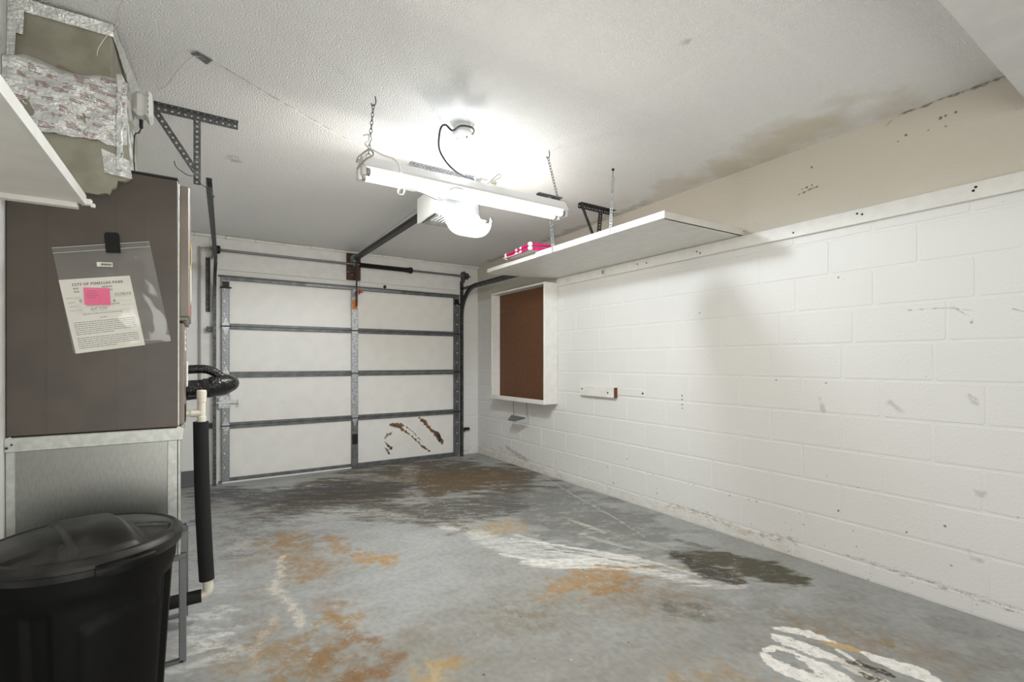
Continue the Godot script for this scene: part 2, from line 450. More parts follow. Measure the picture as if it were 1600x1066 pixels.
func thing(called: String, label: String, category: String, at: Vector3, group := "") -> Node3D:
	var o := Node3D.new()
	o.name = numbered(called)
	add_child(o)
	o.position = at
	origin[o] = at
	tag(o, label, category, group)
	return o


func part(called: String, s: Shape, mat: Material, parent: Node3D, label := "", first: Variant = null, second: Variant = null) -> MeshInstance3D:
	var o := MeshInstance3D.new()
	o.name = called
	o.mesh = s.mesh(mat, origin[parent], first, second)
	o.cast_shadow = GeometryInstance3D.SHADOW_CASTING_SETTING_ON
	parent.add_child(o, true)
	origin[o] = origin[parent]
	if label != "":
		o.set_meta("label", label)
	return o


func single(called: String, s: Shape, mat: Material, at: Vector3, label: String, category: String, group := "", kind := "", first: Variant = null, second: Variant = null) -> MeshInstance3D:
	var o := MeshInstance3D.new()
	o.name = numbered(called)
	o.mesh = s.mesh(mat, at, first, second)
	add_child(o)
	o.position = at
	origin[o] = at
	tag(o, label, category, group, kind)
	return o


func words(text: String, size: float, at: Vector3, turn: Basis, mat: Material, parent: Node3D, font := "Droid Sans", bold := false) -> void:
	var t := TextMesh.new()
	var f := SystemFont.new()
	f.font_names = PackedStringArray([font])
	if bold:
		f.font_weight = 700
	t.font = f
	t.font_size = 32
	t.pixel_size = size / 32.0
	t.depth = 0.0004
	t.text = text
	t.horizontal_alignment = HORIZONTAL_ALIGNMENT_LEFT
	t.vertical_alignment = VERTICAL_ALIGNMENT_CENTER
	t.material = mat
	var o := MeshInstance3D.new()
	o.name = "lettering"
	o.mesh = t
	o.transform = Transform3D(turn, at - origin[parent])
	parent.add_child(o, true)


func noise(freq: float, octaves: int, seed_: int, type := FastNoiseLite.TYPE_SIMPLEX_SMOOTH) -> FastNoiseLite:
	var f := FastNoiseLite.new()
	f.noise_type = type
	f.frequency = freq
	f.fractal_type = FastNoiseLite.FRACTAL_FBM if octaves > 1 else FastNoiseLite.FRACTAL_NONE
	f.fractal_octaves = octaves
	f.seed = seed_
	return f


func noise_tex(freq: float, octaves: int, seed_: int, lo := Color.BLACK, hi := Color.WHITE, a := 0.0, b := 1.0, size := 512, type := FastNoiseLite.TYPE_SIMPLEX_SMOOTH) -> NoiseTexture2D:
	var t := NoiseTexture2D.new()
	t.width = size
	t.height = size
	t.seamless = true
	t.noise = noise(freq, octaves, seed_, type)
	var g := Gradient.new()
	g.offsets = PackedFloat32Array([a, b])
	g.colors = PackedColorArray([lo, hi])
	t.color_ramp = g
	return t


func plain(called: String, color: Color, rough := 0.6, metal := 0.0) -> StandardMaterial3D:
	var m := StandardMaterial3D.new()
	m.resource_name = called
	m.albedo_color = color
	m.roughness = rough
	m.metallic = metal
	M[called] = m
	return m


# a plain colour mottled by world-placed noise, with fine relief in centimetres
func rough_stuff(called: String, lo: Color, hi: Color, rough: float, metal: float, span: float, freq: float, octaves: int, relief := 0.0) -> StandardMaterial3D:
	var m := plain(called, Color.WHITE, rough, metal)
	m.albedo_texture = noise_tex(freq, octaves, called.hash() % 1000, lo, hi, 0.25, 0.75, 256)
	m.uv1_triplanar = true
	m.uv1_world_triplanar = true
	m.uv1_scale = Vector3.ONE / span
	if relief > 0.0:
		m.heightmap_enabled = true
		m.heightmap_texture = m.albedo_texture
		m.heightmap_scale = relief
	return m


func ceiling_y(z: float) -> float:
	return 2.545 + (z - FZ) * 0.0115


func smooth(a: float, b: float, x: float) -> float:
	return smoothstep(a, b, x)


func _ready() -> void:
	rng.seed = 7
	NA = noise(1.0, 4, 11)
	NB = noise(1.0, 3, 23)
	set_view_and_light()
	make_materials()
	build_floor()
	build_walls()
	build_ceiling()
	build_door()
	build_tracks()
	build_opener()
	build_air_handler()
	build_bin()
	build_right_side()
	build_fixture()
	build_small_left()


func set_view_and_light() -> void:
	var cam := Camera3D.new()
	cam.name = "camera"
	add_child(cam)
	cam.position = Vector3(0, 1.25, 0)
	cam.rotation = Vector3(0, deg_to_rad(-33.02), 0)
	cam.projection = Camera3D.PROJECTION_FRUSTUM
	cam.near = 0.05
	cam.far = 60.0
	cam.size = 0.05 * 1066.0 / 754.0
	cam.frustum_offset = Vector2(0, 0.05 * (565.0 - 533.0) / 754.0)
	cam.current = true
	var we := WorldEnvironment.new()
	we.name = "environment"
	var e := Environment.new()
	e.background_mode = Environment.BG_SKY
	var sky := Sky.new()
	var sm := ProceduralSkyMaterial.new()
	sm.sky_top_color = Color(0.62, 0.74, 0.92)
	sm.sky_horizon_color = Color(0.86, 0.9, 0.95)
	sm.ground_bottom_color = Color(0.55, 0.54, 0.5)
	sm.ground_horizon_color = Color(0.75, 0.75, 0.73)
	sm.sun_angle_max = 0.0
	sky.sky_material = sm
	e.sky = sky
	e.background_energy_multiplier = SKY
	e.tonemap_mode = Environment.TONE_MAPPER_LINEAR
	e.tonemap_exposure = 1.17
	e.sdfgi_enabled = true
	e.ssao_enabled = true
	e.ssil_enabled = true
	we.environment = e
	add_child(we)
	# fill light added behind the camera, set in a made-up opening
	var rear_fill := AreaLight3D.new()
	rear_fill.name = "added_rear_fill"
	rear_fill.area_size = Vector2(1.6, 2.0)
	rear_fill.light_color = Color(1.0, 0.986, 0.955)
	rear_fill.light_energy = REAR_FILL
	rear_fill.area_range = 12.0
	rear_fill.area_attenuation = 2.0
	rear_fill.shadow_enabled = true
	add_child(rear_fill)
	rear_fill.position = Vector3(0.5, 1.08, 1.44)


func lamp(called: String, at: Vector3, energy: float, size: float, color: Color) -> void:
	var o := OmniLight3D.new()
	o.name = called
	o.light_energy = energy
	o.light_size = size
	o.light_color = color
	o.omni_range = 12.0
	o.omni_attenuation = 2.0
	o.shadow_enabled = true
	add_child(o)
	o.position = at


# a lamp that shines downward only
func down_lamp(called: String, at: Vector3, energy: float, size: float, color: Color, angle: float) -> void:
	var o := SpotLight3D.new()
	o.name = called
	o.light_energy = energy
	o.light_size = size
	o.light_color = color
	o.spot_angle = angle
	o.spot_angle_attenuation = 0.15
	o.spot_range = 12.0
	o.spot_attenuation = 2.0
	o.shadow_enabled = true
	add_child(o)
	o.position = at
	o.rotation = Vector3(-PI / 2.0, 0, 0)


func make_materials() -> void:
	var wall := plain("white_wall_paint", WALLC, 0.55)
	wall.uv1_triplanar = true
	wall.uv1_world_triplanar = true
	wall.uv1_scale = Vector3.ONE / 0.5
	wall.heightmap_enabled = true
	wall.heightmap_texture = noise_tex(0.05, 4, 3, Color.BLACK, Color.WHITE, 0.2, 0.8)
	wall.heightmap_scale = 0.05
	var c := Canvas.new(-5.8, 0.0, 0.0, 2.62, 0.0029)
	paint_wall(c)
	wall.detail_enabled = true
	wall.detail_blend_mode = BaseMaterial3D.BLEND_MODE_MIX
	wall.detail_albedo = ImageTexture.create_from_image(c.image())
	wall.detail_uv_layer = BaseMaterial3D.DETAIL_UV_2
	M["wall_canvas"] = c
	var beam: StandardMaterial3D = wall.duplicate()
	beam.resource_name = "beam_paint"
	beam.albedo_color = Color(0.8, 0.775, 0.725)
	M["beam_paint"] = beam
	var pw := rough_stuff("plaster", WALLC.darkened(0.03), WALLC, 0.6, 0.0, 0.8, 0.02, 3, 0.05)
	pw.heightmap_scale = 0.06
	rough_stuff("white_board", Color(0.855, 0.85, 0.83), Color(0.88, 0.875, 0.855), 0.5, 0.0, 0.6, 0.02, 4)
	rough_stuff("shelf_paint", Color(0.87, 0.86, 0.835), Color(0.89, 0.88, 0.86), 0.5, 0.0, 0.7, 0.02, 3)
	rough_stuff("door_panel", Color(0.89, 0.885, 0.865), Color(0.905, 0.9, 0.885), 0.5, 0.0, 0.7, 0.012, 4)
	var sp := rough_stuff("stained_panel", Color(0.89, 0.885, 0.865), Color(0.905, 0.9, 0.885), 0.5, 0.0, 0.7, 0.012, 4)
	var pc := Canvas.new(1.56, 0.0, 2.86, 0.6, 0.0026)
	paint_panel(pc)
	sp.detail_enabled = true
	sp.detail_blend_mode = BaseMaterial3D.BLEND_MODE_MIX
	sp.detail_albedo = ImageTexture.create_from_image(pc.image())
	sp.detail_uv_layer = BaseMaterial3D.DETAIL_UV_2
	M["panel_canvas"] = pc
	rough_stuff("spangled_zinc", Color(0.42, 0.43, 0.44), Color(0.64, 0.65, 0.66), 0.45, 0.4, 0.25, 0.07, 3)
	rough_stuff("bright_zinc", Color(0.56, 0.58, 0.6), Color(0.72, 0.73, 0.74), 0.4, 0.5, 0.3, 0.03, 3)
	rough_stuff("rail_steel", Color(0.36, 0.37, 0.375), Color(0.44, 0.45, 0.455), 0.45, 0.3, 0.5, 0.02, 3)
	rough_stuff("track_steel", Color(0.22, 0.225, 0.23), Color(0.36, 0.365, 0.37), 0.45, 0.45, 0.4, 0.03, 3)
	rough_stuff("angle_steel", Color(0.3, 0.305, 0.31), Color(0.42, 0.425, 0.43), 0.5, 0.4, 0.3, 0.04, 3)
	rough_stuff("strap_steel", Color(0.6, 0.61, 0.61), Color(0.75, 0.76, 0.76), 0.4, 0.4, 0.3, 0.04, 3)
	plain("black_steel", Color(0.07, 0.07, 0.075), 0.5, 0.2)
	plain("rail_black", Color(0.15, 0.15, 0.15), 0.45, 0.3)
	plain("black_plastic", Color(0.06, 0.06, 0.065), 0.45)
	plain("black_rubber", Color(0.07, 0.07, 0.07), 0.85)
	plain("grey_steel", Color(0.46, 0.47, 0.47), 0.38, 0.5)
	plain("bolt_zinc", Color(0.86, 0.86, 0.86), 0.4, 0.2)
	plain("wire_steel", Color(0.3, 0.3, 0.3), 0.4, 0.6)
	rough_stuff("dark_wood", Color(0.2, 0.13, 0.08), Color(0.3, 0.2, 0.12), 0.75, 0.0, 0.25, 0.03, 4)
	rough_stuff("hardboard", Color(0.35, 0.215, 0.115), Color(0.385, 0.24, 0.13), 0.6, 0.0, 0.6, 0.03, 4)
	plain("raw_wood", Color(0.42, 0.25, 0.14), 0.8)
	rough_stuff("cabinet_brown", Color(0.285, 0.255, 0.225), Color(0.315, 0.283, 0.25), 0.42, 0.0, 0.8, 0.01, 3)
	rough_stuff("cabinet_front", Color(0.47, 0.43, 0.39), Color(0.51, 0.47, 0.43), 0.4, 0.0, 0.8, 0.01, 3)  # bulb light on the front panels is put into this lighter brown
	rough_stuff("galvanised_sheet", Color(0.53, 0.535, 0.52), Color(0.56, 0.565, 0.55), 0.32, 0.7, 0.25, 0.06, 3).uv1_scale = Vector3(9, 1.6, 9)
	rough_stuff("galvanised_flange", Color(0.68, 0.69, 0.67), Color(0.74, 0.75, 0.73), 0.4, 0.4, 0.3, 0.03, 3)
	rough_stuff("duct_board", Color(0.54, 0.53, 0.47), Color(0.6, 0.59, 0.53), 0.55, 0.1, 0.5, 0.012, 4, 0.06)
	var foil := rough_stuff("foil", Color(0.8, 0.81, 0.8), Color(0.9, 0.905, 0.9), 0.36, 0.3, 0.3, 0.02, 3, 0.3)
	foil.heightmap_texture = noise_tex(0.035, 3, 71, Color.BLACK, Color.WHITE, 0.2, 0.8)
	foil.heightmap_scale = 0.3
	plain("printed_red", Color(0.5, 0.25, 0.26), 0.6)
	plain("white_plastic", Color(0.88, 0.88, 0.87), 0.4)
	plain("ivory_plastic", Color(0.85, 0.83, 0.77), 0.4)
	plain("grille_grey", Color(0.6, 0.6, 0.6), 0.5)
	plain("white_enamel", Color(0.9, 0.9, 0.9), 0.35)
	plain("cord_grey", Color(0.62, 0.6, 0.56), 0.6)
	plain("cord_white", Color(0.86, 0.85, 0.83), 0.5)
	plain("black_cord", Color(0.09, 0.09, 0.1), 0.5)
	plain("magenta", Color(0.72, 0.05, 0.36), 0.35)
	plain("orange", Color(0.88, 0.5, 0.12), 0.6)
	plain("red_plastic", Color(0.7, 0.12, 0.08), 0.4)
	plain("paper", Color(0.9, 0.89, 0.85), 0.7)
	plain("ink", Color(0.1, 0.1, 0.11), 0.8)
	plain("grey_ink", Color(0.5, 0.5, 0.49), 0.8)
	plain("pink_paper", Color(0.95, 0.3, 0.55), 0.7)
	plain("pink_ink", Color(0.65, 0.2, 0.42), 0.7)
	plain("yellow_label", Color(0.9, 0.78, 0.12), 0.5)
	plain("blue_label", Color(0.16, 0.2, 0.45), 0.5)
	plain("orange_label", Color(0.85, 0.38, 0.18), 0.5)
	plain("floor_grey", Color(0.36, 0.37, 0.38), 0.6)
	plain("rust", Color(0.4, 0.24, 0.12), 0.8)
	var bag := plain("clear_bag", Color(0.95, 0.96, 0.95, 0.1), 0.1)
	bag.transparency = BaseMaterial3D.TRANSPARENCY_ALPHA
	bag.cull_mode = BaseMaterial3D.CULL_DISABLED
	var seam := plain("bag_seal", Color(0.8, 0.81, 0.8), 0.3)
	seam.cull_mode = BaseMaterial3D.CULL_DISABLED
	var bin := rough_stuff("bin_plastic", Color(0.032, 0.032, 0.032), Color(0.042, 0.042, 0.042), 0.42, 0.0, 0.4, 0.03, 4, 0.02)
	rough_stuff("lid_plastic", Color(0.07, 0.07, 0.07), Color(0.2, 0.2, 0.195), 0.4, 0.0, 0.6, 0.016, 5).metallic_specular = 0.4
	bin.roughness = 0.55
	bin.metallic_specular = 0.3
	var wrap := plain("black_wrap", Color(0.05, 0.05, 0.052), 0.12)
	wrap.uv1_triplanar = true
	wrap.uv1_world_triplanar = true
	wrap.uv1_scale = Vector3.ONE / 0.2
	wrap.heightmap_enabled = true
	wrap.heightmap_texture = noise_tex(0.03, 3, 9)
	wrap.heightmap_scale = 0.35
	var glow := plain("tube_glow", Color(0.95, 0.95, 0.95), 0.4)
	glow.emission_enabled = true
	glow.emission = Color(1.0, 0.98, 0.94)
	glow.emission_energy_multiplier = TUBE_GLOW
	var bulb := plain("bulb_glow", Color(0.95, 0.95, 0.95), 0.4)
	bulb.emission_enabled = true
	bulb.emission = Color(0.93, 0.96, 1.0)
	bulb.emission_energy_multiplier = 1.7
	var lens := plain("lens_glow", Color(0.95, 0.95, 0.95), 0.35)
	lens.emission_enabled = true
	lens.emission = Color(1.0, 0.99, 0.97)
	lens.emission_energy_multiplier = 1.1


func paint_wall(c: Canvas) -> void:
	var r := RandomNumberGenerator.new()
	r.seed = 31
	var dirt := Color(0.45, 0.38, 0.28)
	var dark := Color(0.2, 0.19, 0.17)
	# damp and grime low down near the door
	c.blot(Color(0.68, 0.58, 0.42), 0.3, 0.08, 0.4, 6, 14, [-5.8, 0.02, 0.08, -5.2, 0.03, 0.1, -4.6, 0.02, 0.07, -4.0, 0.0, 0.05], NA, NB)
	c.blot(Color(0.72, 0.64, 0.5), 0.25, 0.05, 0.45, 6, 14, [-4.0, 0.0, 0.05, -3.0, 0.02, 0.06, -1.6, 0.0, 0.05], NA, NB)
	c.blot(Color(0.5, 0.36, 0.2), 0.7, 0.02, 0.45, 20, 30, [-5.05, 0.19, 0.02, -4.85, 0.14, 0.03, -4.6, 0.1, 0.02], NA, NB)
	c.blot(Color(0.55, 0.42, 0.24), 0.55, 0.02, 0.5, 14, 40, [-2.6, 0.08, 0.01, -2.3, 0.1, 0.016, -1.95, 0.06, 0.012, -1.6, 0.1, 0.015], NA, NB)
	c.blot(dark, 0.55, 0.012, 0.62, 12, 60, [-1.3, 0.11, 0.008, -1.0, 0.1, 0.012, -0.7, 0.09, 0.01, -0.5, 0.08, 0.01], NA, NB)
	# scuffs
	for s in [[-1.02, 1.525, -0.86, 1.525, -0.75, 1.5], [-0.84, 1.53, -0.79, 1.49, -0.77, 1.475], [-0.765, 1.45, -0.76, 1.44, -0.755, 1.46], [-0.62, 1.5, -0.58, 1.48, -0.55, 1.48]]:
		c.blot(dark, 0.5, 0.004, 0.2, 30, 30, [s[0], s[1], 0.001, s[2], s[3], 0.002, s[4], s[5], 0.001], NA, NB)
	for s in [[-0.77, 1.08, -0.74, 1.04], [-0.76, 0.62, -0.72, 0.6], [-0.77, 0.3, -0.73, 0.27], [-1.45, 1.02, -1.44, 0.95], [-1.1, 1.03, -1.05, 0.98]]:
		c.blot(Color(0.5, 0.5, 0.48), 0.35, 0.014, 0.2, 14, 14, [s[0], s[1], 0.006, s[2], s[3], 0.009], NA, NB)
	# nail holes and flecks
	for p in [[-1.53, 2.342, 0.006], [-1.5, 2.345, 0.004], [-1.56, 2.34, 0.003], [-1.026, 2.47, 0.006], [-1.06, 2.45, 0.004], [-0.879, 2.5, 0.007], [-0.86, 2.505, 0.005], [-0.82, 2.51, 0.006], [-0.86, 2.45, 0.004], [-0.93, 2.46, 0.004], [-1.5, 2.46, 0.006], [-1.35, 1.75, 0.004], [-2.3, 1.62, 0.005], [-2.46, 0.98, 0.006], [-2.46, 0.95, 0.006], [-2.46, 0.91, 0.006], [-2.46, 0.88, 0.005], [-1.72, 1.13, 0.005], [-1.42, 1.12, 0.005], [-0.86, 0.41, 0.005], [-1.35, 0.36, 0.005], [-1.25, 0.52, 0.004], [-1.02, 0.33, 0.005]]:
		c.blot(dark, 0.85, 0.004, 0.0, 40, 40, [p[0], p[1], p[2]], NA, NB)
	c.blot(dark, 0.8, 0.004, 0.0, 40, 40, [-1.58, 2.31, 0.002, -1.5, 2.325, 0.003, -1.46, 2.33, 0.002], NA, NB)
	c.blot(dark, 0.7, 0.006, 0.25, 20, 20, [-1.05, 2.596, 0.002, -0.95, 2.592, 0.004, -0.88, 2.6, 0.005, -0.8, 2.594, 0.006, -0.7, 2.598, 0.005, -0.62, 2.6, 0.006], NA, NB)
	c.blot(Color(0.4, 0.38, 0.34), 0.5, 0.004, 0.3, 20, 20, [-1.12, 2.55, 0.002, -1.08, 2.585, 0.002, -1.0, 2.597, 0.002], NA, NB)
	for i in 150:
		var z := r.randf_range(-5.6, -0.4)
		var y := absf(r.randfn(0.0, 0.16))
		c.blot(dirt.lerp(dark, r.randf()), r.randf_range(0.3, 0.8), 0.004, 0.0, 30, 30, [z, y, r.randf_range(0.001, 0.005)], NA, NB)
	for i in 60:
		c.blot(dark, r.randf_range(0.2, 0.6), 0.003, 0.0, 30, 30, [r.randf_range(-5.6, -0.5), r.randf_range(0.3, 2.5), r.randf_range(0.001, 0.003)], NA, NB)


func paint_panel(c: Canvas) -> void:
	var brown := Color(0.42, 0.29, 0.15)
	var deep := Color(0.2, 0.13, 0.07)
	c.blot(brown, 1.00, 0.012, 0.03, 16, 16, [1.97, 0.475, 0.0162, 2.03, 0.47, 0.0216, 2.1, 0.43, 0.0189, 2.2, 0.35, 0.0081, 2.3, 0.26, 0.0081, 2.38, 0.18, 0.0081, 2.48, 0.105, 0.0135], NA, NB, true)
	c.blot(brown, 0.95, 0.014, 0.15, 16, 16, [2.08, 0.47, 0.0216, 2.13, 0.45, 0.0243], NA, NB, true)
	c.blot(brown, 0.90, 0.008, 0.15, 16, 16, [2.18, 0.43, 0.0054, 2.27, 0.36, 0.00675, 2.31, 0.31, 0.00405], NA, NB, true)
	c.blot(brown, 0.85, 0.006, 0.15, 16, 16, [2.33, 0.29, 0.00405, 2.39, 0.23, 0.00405], NA, NB, true)
	c.blot(brown, 1.00, 0.014, 0.05, 16, 16, [2.35, 0.53, 0.0108, 2.41, 0.49, 0.027, 2.47, 0.42, 0.0189, 2.53, 0.35, 0.0135, 2.6, 0.28, 0.027, 2.67, 0.19, 0.02025], NA, NB, true)
	c.blot(deep, 0.95, 0.012, 0.05, 16, 16, [2.56, 0.35, 0.0135, 2.61, 0.31, 0.0162, 2.64, 0.22, 0.0189], NA, NB, true)
	c.blot(brown, 0.95, 0.014, 0.20, 16, 16, [1.91, 0.33, 0.0189, 1.94, 0.35, 0.0162, 1.99, 0.37, 0.0081], NA, NB, true)
	c.blot(deep, 1.00, 0.008, 0.03, 16, 16, [1.9, 0.28, 0.00405, 1.95, 0.22, 0.0108, 1.985, 0.185, 0.01755], NA, NB, true)
	c.blot(deep, 0.90, 0.01, 0.15, 16, 16, [1.9, 0.2, 0.0081, 1.94, 0.16, 0.0135, 1.96, 0.12, 0.00675], NA, NB, true)
	c.blot(Color(0.9, 0.9, 0.9), 0.5, 0.05, 0.3, 40, 6, [1.62, 0.3, 0.2, 1.75, 0.3, 0.2], NA, NB)


func build_floor() -> void:
	var c := Canvas.new(-0.6, -5.84, 3.24, -0.28, 0.0033, Color(0.5, 0.5, 0.5, 1.0))
	# the painted concrete: a slow drift of two greys under a fine mottle
	c.grain = Vector2(0.84, 0.545)
	var big := noise(0.9, 3, 5)
	var mid := noise(2.2, 5, 6)
	var d := c.d
	for j in c.h:
		var y := c.y0 + j * c.per
		for i in c.w:
			var x := c.x0 + i * c.per
			var b := big.get_noise_2d(x, y * 1.6)
			var f := mid.get_noise_2d(x, y * 2.2)
			var g := 160.0 + 11.0 * f + 10.0 * b
			var o := (j * c.w + i) * 4
			d[o] = int(g * (0.99 - 0.015 * b))
			d[o + 1] = int(g)
			d[o + 2] = int(g * (0.99 + 0.02 * b))
	c.d = d
	for s in FLOOR_STAINS_AND_SHEEN:
		c.blot(Color(s[0]), s[1], s[2], s[3], s[4], s[5], s[6], NA, NB, s[2] < 0.02)
	# loose grains and flecks of paint
	var r := RandomNumberGenerator.new()
	r.seed = 77
	for i in 420:
		var t := r.randf()
		c.blot(Color(0.82, 0.81, 0.78) if t < 0.6 else (Color(0.55, 0.42, 0.26) if t < 0.85 else Color(0.18, 0.17, 0.16)), r.randf_range(0.3, 0.9), 0.004, 0.0, 30, 30, [r.randf_range(-0.5, 3.1), r.randf_range(-5.6, -0.4), r.randf_range(0.001, 0.006)], NA, NB)
	for i in 90:
		var x := r.randf_range(-0.3, 3.1)
		var z := r.randf_range(-5.2, -0.5)
		var a := r.randf_range(-0.5, 0.9)
		var l := r.randf_range(0.04, 0.2)
		c.blot(Color(0.75, 0.75, 0.74), r.randf_range(0.15, 0.4), 0.004, 0.3, 30, 30, [x, z, 0.001, x + cos(a) * l, z + sin(a) * l, 0.0015], NA, NB)
	var m := plain("painted_concrete", Color.WHITE, 1.0)
	m.albedo_texture = ImageTexture.create_from_image(c.image())
	# worn and chalky where the paint is gone: the roughness follows how far a pixel strays from the grey
	var rc := Image.create_empty(c.w / 2, c.h / 2, false, Image.FORMAT_RGB8)
	for j in rc.get_height():
		for i in rc.get_width():
			var o := (j * 2 * c.w + i * 2) * 4
			var off := absf(c.d[o] - c.d[o + 2]) / 50.0 + absf(c.d[o + 1] - 160.0) / 90.0
			var v := clampf(0.42 + 0.3 * off, 0.0, 0.85)
			rc.set_pixel(i, j, Color(v, v, v))
	m.roughness_texture = ImageTexture.create_from_image(rc)
	m.detail_enabled = true
	m.detail_blend_mode = BaseMaterial3D.BLEND_MODE_MUL
	m.detail_albedo = noise_tex(0.05, 3, 41, Color(0.94, 0.94, 0.94), Color(1, 1, 1), 0.25, 0.65, 1024)
	m.detail_uv_layer = BaseMaterial3D.DETAIL_UV_2
	m.uv2_triplanar = true
	m.uv2_world_triplanar = true
	m.uv2_scale = Vector3(1.0 / 2.3, 1, 1.0 / 2.9)
	var s := Shape.new().box(Vector3(-0.6, -0.12, -5.84), Vector3(3.24, 0, -0.28))
	var fl := single("floor", s, m, Vector3(1.3, 0, -3), "grey painted concrete floor, worn and stained with rust and white paint", "floor", "", "structure", func(p: Vector3): return c.place(p.x, p.z), func(p: Vector3): return Vector2(p.x, p.z))
	part("floor_slab", Shape.new().box(Vector3(-0.79, -0.12, -0.28), Vector3(3.4, 0, 2.6)).box(Vector3(-0.79, -0.12, -7.2), Vector3(3.4, 0, -5.84)), M.floor_grey, fl)


func build_walls() -> void:
	var wc: Canvas = M.wall_canvas
	var by_wall := func(p: Vector3): return wc.place(p.z, p.y)
	# right wall: mortar bed, smooth bond beam over it, and every block a raised face
	var bed := Shape.new().box(Vector3(RX + 0.003, 0, FZ - 0.2), Vector3(RX + 0.2, 2.07, 1.6))
	var wr := single("wall_right", bed, M.white_wall_paint, Vector3(RX, 0, -2.5), "long white painted concrete block wall along the right side", "wall", "", "structure", null, by_wall)
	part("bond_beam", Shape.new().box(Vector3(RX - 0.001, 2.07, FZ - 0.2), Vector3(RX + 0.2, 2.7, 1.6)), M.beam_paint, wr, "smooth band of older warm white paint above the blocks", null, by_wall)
	var firsts := [-0.767, -0.697, -0.912, -0.713, -0.906, -0.701, -0.91, -0.848, -0.74, -0.971, -0.759]
	for k in 11:
		var y0 := 0.0 if k == 0 else 0.095 + 0.21 * (k - 1)
		var y1 := minf(0.095 + 0.21 * k, 2.07)
		var z1: float = firsts[k] + 0.424
		while z1 > FZ:
			var z0 := z1 - 0.424 + rng.randf_range(-0.006, 0.006)
			block(wr, Vector3(RX, (y0 + y1) / 2.0, (maxf(z0, FZ) + z1) / 2.0), Vector2(z1 - maxf(z0, FZ), y1 - y0), Vector3(-1, 0, 0), by_wall)
			z1 = z0
	# garage door wall with its opening
	var s := Shape.new()
	s.box(Vector3(LX - 0.2, 0, FZ - 0.2), Vector3(0.17, 2.7, FZ - 0.004))
	s.box(Vector3(2.9, 0, FZ - 0.2), Vector3(RX + 0.004, 2.7, FZ - 0.004))
	s.box(Vector3(0.17, 2.14, FZ - 0.2), Vector3(2.9, 2.7, FZ))
	s.box(Vector3(0.1, 0, FZ - 0.22), Vector3(0.2, 2.2, FZ - 0.1)).box(Vector3(2.87, 0, FZ - 0.22), Vector3(2.97, 2.2, FZ - 0.1)).box(Vector3(0.1, 2.1, FZ - 0.22), Vector3(2.97, 2.3, FZ - 0.1))
	var wf := single("wall_front", s, M.white_wall_paint, Vector3(1.3, 0, FZ), "white painted wall around the garage door", "wall", "", "structure", null, func(p: Vector3): return Vector2(0.02 + p.x * 0.02, 0.5))
	for k in 11:
		var y0 := 0.0 if k == 0 else 0.095 + 0.21 * (k - 1)
		block(wf, Vector3(3.05 + (0.04 if k % 2 else 0.0), y0 + (0.105 if k else 0.0475), FZ), Vector2(0.3 if k % 2 == 0 else 0.22, 0.21 if k else 0.095), Vector3(0, 0, 1), func(p: Vector3): return wc.place(-p.x - 1.0, p.y))
		if k % 2:
			block(wf, Vector3(2.94, y0 + 0.105, FZ), Vector2(0.08, 0.21), Vector3(0, 0, 1), func(p: Vector3): return wc.place(-p.x - 1.0, p.y))
	single("wall_left", Shape.new().box(Vector3(LX - 0.2, 0, FZ - 0.2), Vector3(LX, 2.7, 1.6)), M.plaster, Vector3(LX, 0, -2.5), "smooth white wall behind the air handler on the left", "wall", "", "structure")
	var rear := Shape.new().box(Vector3(LX - 0.2, 0, 1.5), Vector3(-0.35, 2.7, 1.7)).box(Vector3(1.35, 0, 1.5), Vector3(RX + 0.2, 2.7, 1.7)).box(Vector3(-0.35, 2.15, 1.5), Vector3(1.35, 2.7, 1.7))  # the opening is made up to let fill light in
	single("wall_rear", rear, M.plaster, Vector3(1.3, 0, 1.6), "unseen rear wall with an opening added for fill light behind the viewer", "wall", "", "structure")
	# trims on the door wall
	var t1 := Shape.new()
	for i in 14:
		var xa := LX + i * 0.271
		t1.cbox(Vector3(xa + 0.135, ceiling_y(FZ) - 0.02 + rng.randf_range(-0.002, 0.002), FZ + 0.014), Vector3(0.271, 0.034, 0.028), 0.009)
	single("trim_1", t1, M.white_board, Vector3(1.3, 2.5, FZ), "rough white bead trim where the door wall meets the ceiling", "trim", "", "structure")
	single("trim_2", Shape.new().box(Vector3(0.1, 2.19, FZ - 0.01), Vector3(2.86, 2.51, FZ + 0.018), 0.003), M.plaster, Vector3(1.3, 2.19, FZ), "wide smooth white header board above the garage door", "trim", "", "structure")
	single("trim_3", Shape.new().box(Vector3(0.01, 0.0, FZ - 0.01), Vector3(0.13, 2.36, FZ + 0.02), 0.003), M.white_board, Vector3(0.07, 0, FZ), "narrow white painted jamb board left of the garage door", "trim", "", "structure")
	single("baseboard_front", Shape.new().box(Vector3(LX, 0, FZ - 0.01), Vector3(0.01, 0.16, FZ + 0.02), 0.004), M.floor_grey, Vector3(-0.3, 0, FZ), "dark grey painted kerb at the foot of the door wall", "baseboard", "", "structure")


